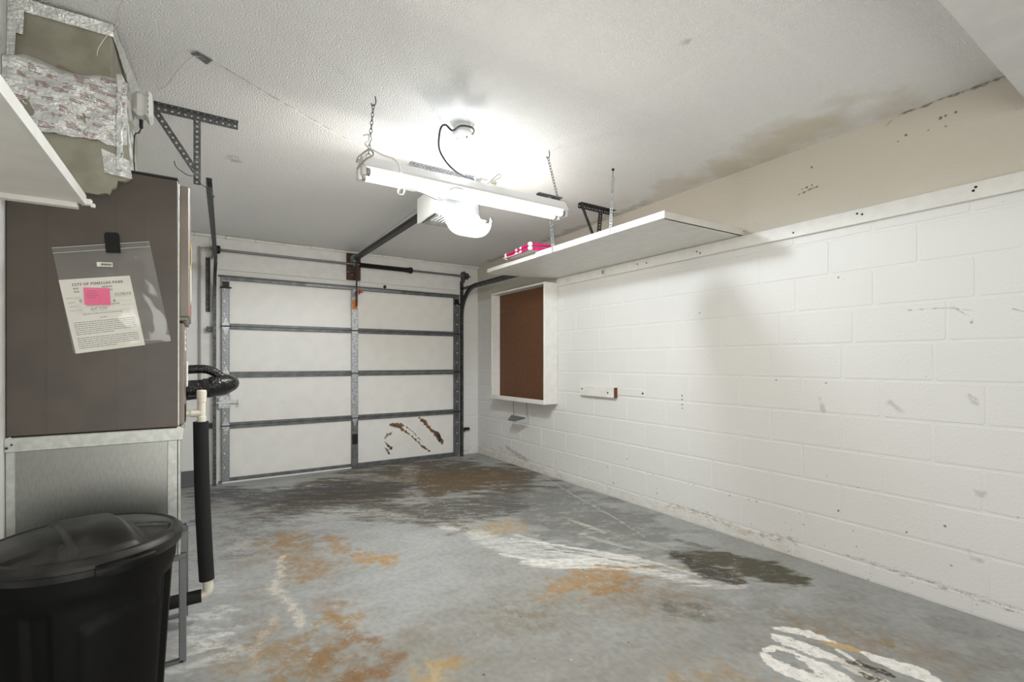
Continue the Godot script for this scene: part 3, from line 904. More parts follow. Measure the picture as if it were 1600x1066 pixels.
func block(wall: Node3D, c: Vector3, size: Vector2, out: Vector3, second: Variant) -> void:
	var along := Vector3(0, 0, 1) if absf(out.x) > 0.5 else Vector3(1, 0, 0)
	var s := Shape.new()
	var gap := 0.0035
	var bev := 0.006
	var rise := rng.randf_range(-0.0006, 0.0012)
	var hw := size.x / 2.0 - gap
	var hh := size.y / 2.0 - gap
	var f := []
	var b := []
	for k in 12:
		var q := k / 3
		var cx := (hw - 0.014) * (1.0 if q == 0 or q == 3 else -1.0)
		var cy := (hh - 0.014) * (1.0 if q < 2 else -1.0)
		var a := PI / 2.0 * q + PI / 4.0 * (k % 3)
		var d := Vector2(cos(a), sin(a))
		var p := Vector2(cx, cy)
		f.append(c + along * (p.x + d.x * (0.014 - bev)) + Vector3.UP * (p.y + d.y * (0.014 - bev)) + out * rise)
		b.append(c + along * (p.x + d.x * 0.014) + Vector3.UP * (p.y + d.y * 0.014) - out * 0.005)
	for k in range(1, 11):
		s.tri(f[0], f[k], f[k + 1], out, out, out)
	for k in 12:
		var l := (k + 1) % 12
		var m: Vector3 = (((b[k] + b[l]) / 2.0 - c).normalized() * 0.6 + out).normalized()
		s.quad(f[k], f[l], b[l], b[k], m)
	part("block", s, M.white_wall_paint, wall, "", null, second)


func build_ceiling() -> void:
	var c := Canvas.new(-0.6, -5.84, 3.24, -0.4, 0.006)
	var ochre := Color(0.74, 0.66, 0.46)
	c.blot(ochre, 0.27, 0.26, 0.0, 2, 3, [3.15, -2.6, 0.1, 3.05, -1.95, 0.22, 2.98, -1.5, 0.26, 3.02, -1.15, 0.14], NA, NB)
	c.blot(ochre, 0.24, 0.14, 0.0, 3, 4, [3.12, -2.2, 0.1, 3.0, -1.6, 0.16, 2.86, -1.2, 0.06, 2.86, -1.08, 0.03], NA, NB)
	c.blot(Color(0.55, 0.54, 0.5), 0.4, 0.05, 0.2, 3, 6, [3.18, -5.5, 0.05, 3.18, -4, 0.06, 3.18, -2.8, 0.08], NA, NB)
	for p in [[0.18, -3.6, 0.03, 0.2, -3.63, 0.03], [2.0, -3.5, 0.04, 2.05, -3.5, 0.03], [1.72, -1.3, 0.012, 1.73, -1.3, 0.01]]:
		c.blot(Color(0.45, 0.44, 0.43), 0.4, 0.03, 0.2, 8, 8, p, NA, NB)
	c.blot(Color(0.5, 0.5, 0.5), 0.5, 0.006, 0.2, 20, 20, [0.03, -2.5, 0.003, 0.33, -2.7, 0.004, 0.82, -3.0, 0.002], NA, NB)
	c.blot(Color(0.52, 0.5, 0.48), 0.7, 0.005, 0.1, 20, 20, [1.37, -2.48, 0.003, 1.42, -2.52, 0.003, 1.54, -2.42, 0.003], NA, NB)
	c.blot(Color(0.55, 0.55, 0.55), 0.5, 0.006, 0.1, 20, 20, [1.16, -2.5, 0.003, 1.1, -2.42, 0.002], NA, NB)
	var m := plain("popcorn_ceiling", CEILC, 0.85)
	m.heightmap_enabled = true
	m.heightmap_texture = noise_tex(0.1, 1, 17, Color.WHITE, Color.BLACK, 0.0, 0.85, 1024, FastNoiseLite.TYPE_CELLULAR)
	m.heightmap_scale = 0.36
	m.uv1_triplanar = true
	m.uv1_world_triplanar = true
	m.uv1_scale = Vector3.ONE / 0.75
	m.detail_enabled = true
	m.detail_blend_mode = BaseMaterial3D.BLEND_MODE_MIX
	m.detail_albedo = ImageTexture.create_from_image(c.image())
	m.detail_uv_layer = BaseMaterial3D.DETAIL_UV_2
	var s := Shape.new()
	var ya := ceiling_y(FZ - 0.2)
	var yb := ceiling_y(1.7)
	var p := [Vector3(LX - 0.2, ya, FZ - 0.2), Vector3(RX + 0.2, ya, FZ - 0.2), Vector3(RX + 0.2, yb, 1.7), Vector3(LX - 0.2, yb, 1.7)]
	s.quad(p[0], p[1], p[2], p[3], Vector3.DOWN)
	var up := Vector3(0, 0.15, 0)
	s.quad(p[0] + up, p[1] + up, p[2] + up, p[3] + up, Vector3.UP)
	for i in 4:
		var j := (i + 1) % 4
		s.quad(p[i], p[j], p[j] + up, p[i] + up, ((p[i] + p[j]) / 2.0 - Vector3(1.3, 2.5, -2.1)).normalized() * Vector3(1, 0, 1))
	single("ceiling", s, m, Vector3(1.3, 2.55, -2.5), "white popcorn textured ceiling with an ochre damp stain by the right wall", "ceiling", "", "structure", null, func(q: Vector3): return c.place(q.x, q.z))
	single("ceiling_soffit", Shape.new().box(Vector3(LX - 0.1, 2.4, -0.55), Vector3(RX + 0.1, 2.72, 1.6), 0.004), M.plaster, Vector3(1.3, 2.4, 0.5), "smooth lowered ceiling soffit at the upper right corner", "soffit", "", "structure")


func build_door() -> void:
	var d := Node3D.new()
	d.name = "door_1"
	add_child(d)
	d.position = Vector3(1.53, 0, FZ)
	origin[d] = d.position
	tag(d, "white sectional garage door with grey steel rails and stained lower panel", "garage door", "", "structure")
	var ys := [0.02, 0.589, 1.113, 1.612, 2.12]
	var z0 := FZ - 0.03
	var zp := FZ + 0.004
	var zr := FZ + 0.03
	var pc: Canvas = M.panel_canvas
	for i in 4:
		var a: float = ys[i]
		var b: float = ys[i + 1]
		var sec := part("section", Shape.new().box(Vector3(0.17, a + 0.001, z0), Vector3(2.9, b - 0.001, z0 + 0.02)), M.white_board, d)
		part("panel", Shape.new().box(Vector3(0.215, a + 0.02, z0 + 0.02), Vector3(1.51, b - 0.02, zp), 0.002), M.door_panel, sec)
		if i == 0:
			part("panel", Shape.new().box(Vector3(1.565, a + 0.02, z0 + 0.02), Vector3(2.84, b - 0.02, zp), 0.002), M.stained_panel, sec, "white insulated panel smeared with brown stains", null, func(p: Vector3): return pc.place(p.x, p.y))
		else:
			part("panel", Shape.new().box(Vector3(1.565, a + 0.02, z0 + 0.02), Vector3(2.84, b - 0.02, zp), 0.002), M.door_panel, sec)
		# rails: a flanged channel along the top and bottom of each section
		for e in [[a + 0.0015, a + 0.03], [b - 0.03, b - 0.0015]]:
			var r := Shape.new().box(Vector3(0.2, e[0], zp - 0.006), Vector3(2.87, e[1], zr - 0.004), 0.002)
			r.box(Vector3(0.2, e[0] + 0.009, zr - 0.008), Vector3(2.87, e[1] - 0.009, zr), 0.002)
			part("rail", r, M.rail_steel, sec)
		var st := [[0.2, 0.27, M.spangled_zinc], [1.501, 1.575, M.bright_zinc if i > 0 else M.rail_steel], [2.825, 2.9, M.rail_steel]]
		for k in 3:
			var e = st[k]
			var u := Shape.new().box(Vector3(e[0], a + 0.003, zp - 0.006), Vector3(e[1], b - 0.003, zr + 0.004), 0.003)
			u.box(Vector3(e[0], a + 0.003, zr), Vector3(e[0] + 0.006, b - 0.003, zr + 0.008), 0.001).box(Vector3(e[1] - 0.006, a + 0.003, zr), Vector3(e[1], b - 0.003, zr + 0.008), 0.001)
			part("stile", u, e[2], sec)
			if k != 1:
				for y in [0.25, 0.5, 0.75]:
					var by: float = lerpf(a, b, y)
					part("bolt", Shape.new().lathe([Vector2(0.0, 0.008), Vector2(0.006, 0.007), Vector2(0.009, 0.004), Vector2(0.009, 0.0)], Vector3(e[0] + (0.022 if k == 0 else 0.045), by, zr + 0.004), Vector3(0, 0, 1), 10), M.bolt_zinc, sec)
		if i == 0:
			part("stile_patch", Shape.new().box(Vector3(1.503, 0.28, zr + 0.003), Vector3(1.573, 0.4, zr + 0.0075), 0.001), M.black_steel, sec, "darker splice plate low on the centre stile")
		# hinges straddle the joint above
		if i < 3:
			for x in [0.235, 1.538, 2.862]:
				var h := Shape.new()
				for sgn in [-1.0, 1.0]:
					var poly := [Vector2(-0.034, 0.006), Vector2(0.034, 0.006), Vector2(0.016, 0.05), Vector2(0.008, 0.085), Vector2(-0.008, 0.085), Vector2(-0.016, 0.05)]
					var pp := []
					for q in poly:
						pp.append(Vector2(q.x, q.y * sgn))
					h.extrude(pp, 0.004, Transform3D(Basis.IDENTITY, Vector3(x, b, zr + 0.007)))
					h.box(Vector3(x - 0.005, b + (0.02 if sgn > 0 else -0.07), zr + 0.01), Vector3(x + 0.005, b + (0.07 if sgn > 0 else -0.02), zr + 0.014), 0.002)
				h.tube([Vector3(x - 0.036, b, zr + 0.014), Vector3(x + 0.036, b, zr + 0.014)], 0.008, 8)
				part("hinge", h, M.angle_steel if x > 2.0 else M.strap_steel, sec)
				part("hinge_pin", Shape.new().tube([Vector3(x - 0.046, b, zr + 0.017), Vector3(x + 0.046, b, zr + 0.017)], 0.0055, 8), M.black_steel, sec)
	# strut along the top edge
	part("strut", Shape.new().box(Vector3(0.2, 2.085, zr - 0.004), Vector3(2.9, 2.128, zr + 0.006), 0.003).box(Vector3(0.2, 2.118, zr), Vector3(2.9, 2.128, zr + 0.03), 0.003), M.rail_steel, d)
	part("strut", Shape.new().perforated(Vector3(1.0, 2.108, zr + 0.0085), Vector3(2.1, 2.108, zr + 0.0085), Vector3.UP, 0.03, 0.003, 0.025, 0.006), M.spangled_zinc, d, "perforated steel strip along the top rail")
	for x in [0.235, 2.862]:
		part("top_bracket", Shape.new().box(Vector3(x - 0.05, 2.0, zr), Vector3(x + 0.05, 2.015, zr + 0.03), 0.003).box(Vector3(x - 0.03, 2.0, zr + 0.004), Vector3(x + 0.03, 2.07, zr + 0.009), 0.002), M.black_steel, d)
	part("arm_bracket", Shape.new().box(Vector3(1.515, 2.0, zr + 0.005), Vector3(1.56, 2.1, zr + 0.018), 0.003).tube([Vector3(1.53, 2.06, zr + 0.02), Vector3(1.56, 2.06, zr + 0.02)], 0.014, 10), M.strap_steel, d)
	part("warning_label", Shape.new().box(Vector3(1.512, 1.86, zr + 0.004), Vector3(1.564, 1.975, zr + 0.0062)), M.orange, d, "orange warning label on the centre stile")
	var latch := part("lock_plate", Shape.new().box(Vector3(0.17, 0.77, zr + 0.006), Vector3(0.275, 0.9, zr + 0.011), 0.002), M.bright_zinc, d)
	part("slide_bolt", Shape.new().box(Vector3(0.1, 0.823, zr + 0.011), Vector3(0.36, 0.837, zr + 0.022), 0.003).box(Vector3(0.345, 0.8, zr + 0.014), Vector3(0.36, 0.862, zr + 0.04), 0.003), M.bolt_zinc, latch)
	part("seal_and_daylight", Shape.new().box(Vector3(0.2, 0.0, z0), Vector3(2.88, 0.024, zr - 0.006), 0.004), M.rail_steel, d)
	part("seal_and_daylight", Shape.new().box(Vector3(0.2, 0.0, zr - 0.01), Vector3(1.5, 0.016, zr + 0.012), 0.004), M.white_plastic, d, "white strip standing in for daylight leaking under the left half")  # white strip drawn in place of the daylight leak under the door


func track_shape(x: float, x_near: float, open: float) -> Shape:
	var s := Shape.new()
	var path := [Vector3(x, 0.0, FZ + 0.07), Vector3(x, 1.84, FZ + 0.07)]
	for k in range(1, 9):
		var a := PI / 2.0 * k / 8.0
		path.append(Vector3(x, 1.84 + 0.365 * sin(a), FZ + 0.07 + 0.365 * (1.0 - cos(a))))
	path.append(Vector3(x_near, 2.205, -3.05))
	# channel: web and two lips
	for seg in path.size() - 1:
		var a: Vector3 = path[seg]
		var b: Vector3 = path[seg + 1]
		var d := (b - a).normalized()
		var side := Vector3(open, 0, 0)
		var nrm := side.cross(d).normalized()
		side = d.cross(nrm).normalized() * signf(open) * (1.0 if d.cross(nrm).normalized().x * open > 0.0 else -1.0) * signf(open)
		for f in [[nrm * 0.0, nrm, side * 0.0, 0], [nrm * 0.026, nrm, side * 0.013, 1], [nrm * -0.026, nrm, side * 0.013, 1]]:
			var c: Vector3 = (a + b) / 2.0 + f[0] + f[2]
			var bas := Basis(nrm, d, side)
			if bas.determinant() < 0.0:
				bas = Basis(-nrm, d, side)
			var sz := Vector3(0.054, a.distance_to(b) + 0.004, 0.003) if f[3] == 0 else Vector3(0.003, a.distance_to(b) + 0.004, 0.026)
			s.cbox(c, sz, 0.0, bas)
	return s


func angle_iron(a: Vector3, b: Vector3, across: Vector3, other: Vector3, w := 0.034) -> Shape:
	var s := Shape.new().perforated(a + across * w / 2.0, b + across * w / 2.0, across, w, 0.0025, 0.028, 0.0062)
	s.perforated(a + other * w / 2.0, b + other * w / 2.0, other, w, 0.0025, 0.028, 0.0062)
	return s


func build_tracks() -> void:
	var lt := thing("garage_door_track", "steel door track running up the left jamb and back toward the air handler", "door track", Vector3(0.12, 0, FZ + 0.07), "garage door tracks")
	part("channel", track_shape(0.125, 0.035, 1.0), M.track_steel, lt)
	part("jamb_bracket", Shape.new().box(Vector3(0.07, 1.55, FZ + 0.02), Vector3(0.118, 1.6, FZ + 0.1), 0.003), M.track_steel, lt)
	part("jamb_bracket", Shape.new().box(Vector3(0.07, 0.58, FZ + 0.02), Vector3(0.118, 0.63, FZ + 0.1), 0.003), M.black_steel, lt)
	part("flag_bracket", Shape.new().box(Vector3(0.095, 1.75, FZ + 0.02), Vector3(0.1, 2.3, FZ + 0.09), 0.001).box(Vector3(0.06, 1.75, FZ + 0.02), Vector3(0.1, 2.3, FZ + 0.025), 0.001), M.track_steel, lt)
	var rt := thing("garage_door_track", "steel door track curving off the right jamb and running above the wall shelf", "door track", Vector3(2.93, 0, FZ + 0.07), "garage door tracks")
	part("channel", track_shape(2.93, 2.95, -1.0), M.track_steel, rt)
	part("jamb_bracket", Shape.new().box(Vector3(2.94, 0.33, FZ + 0.004), Vector3(3.05, 0.365, FZ + 0.05), 0.003).box(Vector3(2.935, 0.32, FZ + 0.03), Vector3(2.95, 0.375, FZ + 0.1), 0.003), M.black_steel, rt)
	part("flag_bracket", Shape.new().box(Vector3(2.925, 1.8, FZ + 0.004), Vector3(2.95, 2.32, FZ + 0.012), 0.002).box(Vector3(2.94, 1.8, FZ + 0.004), Vector3(2.946, 2.3, FZ + 0.07), 0.001).box(Vector3(2.94, 2.2, FZ + 0.01), Vector3(2.946, 2.235, FZ + 0.4), 0.001), M.track_steel, rt)
	# torsion shaft with its spring and drums
	var y := 2.375
	var z := FZ + 0.1
	var ts := thing("torsion_shaft", "steel torsion shaft with black spring across the wall above the garage door", "torsion shaft", Vector3(1.53, y, z))
	part("shaft", Shape.new().tube([Vector3(0.1, y, z), Vector3(3.03, y, z)], 0.0125, 12), M.grey_steel, ts)
	var prof := []
	for i in 150:
		prof.append(Vector2(0.0275 if i % 2 == 0 else 0.0245, i * 0.0039))
	part("spring", Shape.new().lathe(prof, Vector3(1.57, y, z), Vector3.RIGHT, 14), M.black_plastic, ts)
	part("winding_cone", Shape.new().lathe([Vector2(0.013, 0.0), Vector2(0.029, 0.0), Vector2(0.03, 0.03), Vector2(0.037, 0.045), Vector2(0.037, 0.075), Vector2(0.022, 0.08), Vector2(0.013, 0.08)], Vector3(2.14, y, z), Vector3.RIGHT, 14), M.black_steel, ts)
	for x in [0.13, 2.94]:
		part("cable_drum", Shape.new().lathe([Vector2(0.013, 0.0), Vector2(0.05, 0.0), Vector2(0.05, 0.012), Vector2(0.042, 0.016), Vector2(0.042, 0.05), Vector2(0.03, 0.056), Vector2(0.013, 0.056)], Vector3(x, y, z), Vector3.RIGHT, 16), M.track_steel if x > 1.0 else M.black_steel, ts)
		part("bearing_plate", Shape.new().box(Vector3(x - 0.012, y - 0.09, FZ + 0.02), Vector3(x - 0.008, y + 0.06, z + 0.04), 0.001), M.track_steel, ts)
	part("centre_bracket", Shape.new().box(Vector3(1.5, y - 0.06, FZ + 0.05), Vector3(1.505, y + 0.06, z + 0.025), 0.001).lathe([Vector2(0.0, 0.0), Vector2(0.026, 0.0), Vector2(0.03, 0.012), Vector2(0.026, 0.03), Vector2(0.0, 0.03)], Vector3(1.495, y, z), Vector3.RIGHT, 14), M.grey_steel, ts)
	var wb := thing("mounting_block", "dark brown wooden block bolted to the header above the garage door", "wooden block", Vector3(1.52, 2.2, FZ + 0.02))
	part("board", Shape.new().box(Vector3(1.443, 2.2, FZ + 0.018), Vector3(1.6, 2.51, FZ + 0.055), 0.003), M.dark_wood, wb)
	for p in [[1.5, 2.26], [1.455, 2.29], [1.52, 2.46], [1.5, 2.44]]:
		part("bolt", Shape.new().lathe([Vector2(0.0, 0.008), Vector2(0.009, 0.006), Vector2(0.009, 0.0)], Vector3(p[0], p[1], FZ + 0.055), Vector3(0, 0, 1), 6), M.grey_steel, wb)
	single("header_knob", Shape.new().lathe([Vector2(0.0, 0.02), Vector2(0.012, 0.018), Vector2(0.02, 0.008), Vector2(0.018, 0.0)], Vector3(1.905, 2.16, FZ), Vector3(0, 0, 1), 12), M.black_plastic, Vector3(1.905, 2.16, FZ), "small round black plug on the header right of the torsion spring block", "plug")
	# hangers, each a perforated angle on the ceiling
	var cy := ceiling_y(-3.07)
	var hl := thing("track_hanger", "perforated steel ceiling hanger with diagonal brace beside the duct", "steel hanger", Vector3(0, cy, -3.07), "perforated steel hangers")
	part("ceiling_angle", angle_iron(Vector3(-0.215, cy - 0.001, -3.085), Vector3(0.185, cy - 0.001, -3.085), Vector3.DOWN, Vector3(0, 0, 1), 0.036), M.angle_steel, hl)
	part("post", Shape.new().perforated(Vector3(-0.006, cy - 0.03, -3.08), Vector3(-0.006, 2.195, -3.08), Vector3.RIGHT, 0.033, 0.0025, 0.028, 0.0062), M.angle_steel, hl)
	part("brace", Shape.new().perforated(Vector3(-0.195, cy - 0.025, -3.076), Vector3(-0.012, 2.262, -3.076), Vector3(1, 0.6, 0), 0.033, 0.0025, 0.028, 0.0062), M.angle_steel, hl)
	part("twisted_wire", Shape.new().curve([Vector3(-0.105, 2.292, -3.06), Vector3(-0.095, 2.262, -3.06), Vector3(-0.05, 2.232, -3.06), Vector3(-0.02, 2.23, -3.06), Vector3(0.0, 2.21, -3.06), Vector3(0.02, 2.19, -3.06), Vector3(0.055, 2.17, -3.055), Vector3(0.06, 2.14, -3.055), Vector3(0.068, 2.132, -3.055), Vector3(0.07, 2.142, -3.055), Vector3(0.064, 2.146, -3.055)], 0.0022, 5, 5), M.wire_steel, hl)
	var hr := thing("track_hanger", "dark perforated steel hanger with slanted brace behind the wall shelf", "steel hanger", Vector3(2.87, cy, -3.07), "perforated steel hangers")
	part("ceiling_angle", angle_iron(Vector3(2.665, cy - 0.001, -3.085), Vector3(3.07, cy - 0.001, -3.085), Vector3.DOWN, Vector3(0, 0, 1), 0.04), M.track_steel, hr)
	part("post", Shape.new().perforated(Vector3(2.915, cy - 0.03, -3.08), Vector3(2.86, 2.2, -3.06), Vector3.RIGHT, 0.045, 0.0025, 0.028, 0.0068), M.track_steel, hr)
	part("brace", Shape.new().box(Vector3(-0.014, -0.2, -0.002), Vector3(0.014, 0.2, 0.002)), M.track_steel, hr).transform = Transform3D(Basis(Vector3(0, 0, 1), 0.5), Vector3(2.77, cy - 0.19, -3.055) - hr.position)
	hr.get_child(2).mesh = Shape.new().box(Vector3(-0.014, -0.21, -0.002), Vector3(0.014, 0.21, 0.002)).mesh(M.track_steel, Vector3.ZERO)
	var hm := thing("shelf_hanger", "perforated steel hanger with long strap down to the far end of the wall shelf", "steel hanger", Vector3(2.35, cy, -3.07), "perforated steel hangers")
	part("ceiling_angle", angle_iron(Vector3(2.235, cy - 0.001, -3.085), Vector3(2.475, cy - 0.001, -3.085), Vector3.DOWN, Vector3(0, 0, 1), 0.036), M.angle_steel, hm)
	part("strap", Shape.new().perforated(Vector3(2.352, cy - 0.01, -3.07), Vector3(2.392, 2.13, -3.07), Vector3.RIGHT, 0.032, 0.003, 0.03, 0.006), M.bright_zinc, hm)


func build_opener() -> void:
	var cy := ceiling_y(-3.06)
	var oh := thing("opener_hanger", "perforated steel angle on the ceiling holding the garage door opener", "steel hanger", Vector3(1.45, cy, -3.06), "perforated steel hangers")
	part("ceiling_angle", angle_iron(Vector3(1.18, cy - 0.001, -3.075), Vector3(1.71, cy - 0.001, -3.075), Vector3.DOWN, Vector3(0, 0, 1), 0.036), M.spangled_zinc, oh)
	for x in [1.36, 1.62]:
		part("drop_strap", Shape.new().perforated(Vector3(x, cy - 0.01, -3.06), Vector3(x, 2.4, -3.06), Vector3.RIGHT, 0.03, 0.0025, 0.03, 0.006), M.spangled_zinc, oh)
	var o := thing("garage_door_opener", "ceiling hung garage door opener with dark rail and lit white lens", "door opener", Vector3(1.5, 2.2, -3.0))
	part("rail", Shape.new().box(Vector3(1.481, 2.41, -5.6), Vector3(1.519, 2.45, -3.2), 0.004).box(Vector3(1.472, 2.405, -5.6), Vector3(1.528, 2.412, -3.2), 0.001), M.rail_black, o)
	part("rail_cable", Shape.new().tube([Vector3(1.42, 2.44, -3.25), Vector3(1.47, 2.43, -5.5)], 0.0018, 5), M.cord_grey, o)
	part("header_bracket", Shape.new().box(Vector3(1.474, 2.39, FZ + 0.055), Vector3(1.526, 2.47, FZ + 0.2), 0.004).tube([Vector3(1.46, 2.43, FZ + 0.17), Vector3(1.54, 2.43, FZ + 0.17)], 0.012, 8), M.spangled_zinc, o)
	var arm := part("door_arm", Shape.new().box(Vector3(1.498, 1.88, -5.56), Vector3(1.516, 2.41, -5.552), 0.002).box(Vector3(1.494, 1.86, -5.563), Vector3(1.505, 2.05, -5.556), 0.002), M.black_steel, o)
	part("release_handle", Shape.new().box(Vector3(1.515, 2.03, -5.555), Vector3(1.575, 2.05, -5.54), 0.004).box(Vector3(1.525, 2.015, -5.555), Vector3(1.545, 2.07, -5.54), 0.004), M.red_plastic, arm)
	part("release_cord", Shape.new().tube([Vector3(1.523, 2.41, -5.545), Vector3(1.54, 2.05, -5.545)], 0.0018, 5), M.printed_red, arm)
	# motor housing
	var h := Shape.new().box(Vector3(1.33, 2.24, -3.27), Vector3(1.68, 2.4, -2.99), 0.02)
	var hs := part("housing", h, M.rail_steel, o)
	part("end_plate", Shape.new().box(Vector3(1.318, 2.24, -3.28), Vector3(1.33, 2.42, -2.95), 0.003).box(Vector3(1.318, 2.235, -2.965), Vector3(1.7, 2.245, -2.95), 0.002).box(Vector3(1.318, 2.35, -2.962), Vector3(1.7, 2.358, -2.952), 0.002), M.white_plastic, o)
	for k in 6:
		part("vent_slat", Shape.new().box(Vector3(1.34 + k * 0.026, 2.222, -3.1), Vector3(1.355 + k * 0.026, 2.24, -2.96), 0.003), M.grille_grey, hs)
	# lens: a bowl hung under the lamp end, higher at its corners
	var rows := []
	for i in 15:
		var row := []
		for j in 31:
			var u := -1.0 + 2.0 * j / 30.0
			var v := i / 14.0 * PI * 0.5
			var shrink := pow(maxf(cos(v), 0.0), 0.55)
			var top := 2.19 + 0.085 * pow(absf(u), 2.6)
			row.append(Vector3(1.56 + 0.18 * sin(u * PI * 0.5) * shrink, 2.112 + (top - 2.112) * (1.0 - sin(v)), -2.965 + 0.115 * cos(u * PI * 0.5) * shrink))
		rows.append(row)
	var ln := part("lamp_lens", Shape.new().sheet(rows, Vector3(0, -0.5, 1), false), M.lens_glow, o)
	part("lens_tab", Shape.new().box(Vector3(1.425, 2.235, -2.915), Vector3(1.432, 2.262, -2.908), 0.002), M.grille_grey, ln)
	part("lens_tab", Shape.new().box(Vector3(1.56, 2.108, -2.93), Vector3(1.568, 2.126, -2.924), 0.002), M.white_plastic, ln)
	part("lamp_socket", Shape.new().lathe([Vector2(0.0, 0.0), Vector2(0.02, 0.0), Vector2(0.022, 0.05), Vector2(0.0, 0.05)], Vector3(1.62, 2.24, -2.985), Vector3(0, 0, 1), 12), M.white_plastic, o)
	part("lamp_bulb", Shape.new().lathe([Vector2(0.0, 0.09), Vector2(0.016, 0.085), Vector2(0.028, 0.065), Vector2(0.03, 0.045), Vector2(0.02, 0.015), Vector2(0.014, 0.0)], Vector3(1.5, 2.235, -2.99), Vector3(0, 0, 1), 14), M.lens_glow, o)
	lamp("opener_lamp", Vector3(1.56, 2.15, -2.89), OPENER, 0.05, Color(1.0, 0.98, 0.95))


func build_air_handler() -> void:
	# steel stand
	var sd := thing("equipment_stand", "grey steel tube stand on the floor under the air handler", "stand", Vector3(-0.3, 0, -2.65))
	var sq := 0.013
	for x in [-0.055, -0.56]:
		for z in [-2.437, -2.87]:
			part("leg", Shape.new().cbox(Vector3(x, 0.22, z), Vector3(sq * 2, 0.44, sq * 2), 0.003), M.grey_steel, sd)
	part("top_frame", Shape.new().box(Vector3(-0.573, 0.425, -2.453), Vector3(-0.042, 0.45, -2.424), 0.003).box(Vector3(-0.573, 0.425, -2.883), Vector3(-0.042, 0.45, -2.857), 0.003).box(Vector3(-0.068, 0.425, -2.883), Vector3(-0.042, 0.45, -2.424), 0.003).box(Vector3(-0.573, 0.425, -2.883), Vector3(-0.547, 0.45, -2.424), 0.003), M.grey_steel, sd)
	for z in [-2.437, -2.87]:
		part("foot_bar", Shape.new().box(Vector3(-0.573, 0.0, z - sq), Vector3(-0.05, 0.012, z + sq), 0.003), M.grey_steel, sd)
	part("side_tab", Shape.new().box(Vector3(-0.05, 0.452, -2.9), Vector3(-0.005, 0.46, -2.82), 0.002).box(Vector3(-0.012, 0.452, -2.9), Vector3(-0.005, 0.5, -2.82), 0.002), M.bright_zinc, sd)
	# galvanised return box
	var pb := thing("return_plenum", "galvanised sheet metal box on the stand beneath the brown air handler", "metal box", Vector3(-0.32, 0.45, -2.65))
	var panel := Shape.new().box(Vector3(-0.575, 0.452, -2.9), Vector3(-0.075, 0.975, -2.425), 0.002)
	part("body", panel, M.galvanised_sheet, pb)
	part("corner_flange", Shape.new().box(Vector3(-0.575, 0.452, -2.43), Vector3(-0.55, 0.93, -2.417), 0.002), M.galvanised_flange, pb)
	part("corner_flange", Shape.new().box(Vector3(-0.106, 0.452, -2.43), Vector3(-0.068, 0.93, -2.417), 0.002), M.galvanised_flange, pb)
	part("corner_flange", Shape.new().box(Vector3(-0.075, 0.452, -2.47), Vector3(-0.062, 0.93, -2.417), 0.002), M.galvanised_flange, pb)
	var tf := part("top_flange", Shape.new().box(Vector3(-0.575, 0.925, -2.434), Vector3(-0.063, 0.977, -2.41), 0.003).box(Vector3(-0.075, 0.925, -2.91), Vector3(-0.056, 0.977, -2.41), 0.003), M.galvanised_flange, pb)
	part("corner_gusset", Shape.new().extrude([Vector2(-0.575, 0.928), Vector2(-0.54, 0.928), Vector2(-0.54, 0.955), Vector2(-0.56, 0.982), Vector2(-0.575, 0.975)], 0.003, Transform3D(Basis.IDENTITY, Vector3(0, 0, -2.41))), M.galvanised_flange, tf)
	part("corner_gusset", Shape.new().extrude([Vector2(-0.085, 0.93), Vector2(-0.055, 0.93), Vector2(-0.05, 0.975), Vector2(-0.07, 0.985), Vector2(-0.085, 0.96)], 0.003, Transform3D(Basis.IDENTITY, Vector3(0, 0, -2.41))), M.galvanised_flange, tf)
	part("rivet", Shape.new().lathe([Vector2(0.0, 0.003), Vector2(0.005, 0.0)], Vector3(-0.57, 0.942, -2.407), Vector3(0, 0, 1), 8), M.wire_steel, tf)
	part("rivet", Shape.new().lathe([Vector2(0.0, 0.003), Vector2(0.004, 0.0)], Vector3(-0.557, 0.953, -2.407), Vector3(0, 0, 1), 8), M.wire_steel, tf)
	# air handler
	var ah := thing("air_handler", "tall brown metal air handler cabinet standing on the galvanised box", "air handler", Vector3(-0.32, 0.98, -2.66))
	part("cabinet", Shape.new().box(Vector3(-0.575, 0.98, -2.91), Vector3(-0.07, 2.0, -2.42), 0.003), M.cabinet_brown, ah)
	for x in [-0.47, -0.27, -0.18]:
		part("seam", Shape.new().box(Vector3(x - 0.0012, 0.99, -2.4205), Vector3(x + 0.0012, 1.9, -2.4192)), M.cabinet_brown, ah)
	part("edge_strip", Shape.new().box(Vector3(-0.072, 0.985, -2.432), Vector3(-0.066, 1.985, -2.422), 0.001), M.galvanised_flange, ah)
	var up := part("access_panel", Shape.new().box(Vector3(-0.07, 1.435, -2.905), Vector3(-0.03, 1.985, -2.44), 0.006).box(Vector3(-0.07, 1.42, -2.905), Vector3(-0.038, 1.437, -2.44), 0.004), M.cabinet_front, ah)
	var low := part("access_panel", Shape.new().box(Vector3(-0.07, 0.985, -2.905), Vector3(-0.05, 1.41, -2.44), 0.005), M.cabinet_front, ah)
	for l in [[1.7, 1.8, -2.86, -2.7, "yellow_label"], [1.69, 1.75, -2.68, -2.56, "blue_label"], [1.5, 1.68, -2.8, -2.58, "paper"], [1.47, 1.53, -2.78, -2.62, "orange_label"]]:
		part("sticker", Shape.new().box(Vector3(-0.031, l[0], l[2]), Vector3(-0.0285, l[1], l[3])), M[l[4]], up)
	part("sticker", Shape.new().box(Vector3(-0.051, 1.3, -2.72), Vector3(-0.0485, 1.39, -2.56)), M.paper, low, "white sticker with blue print")
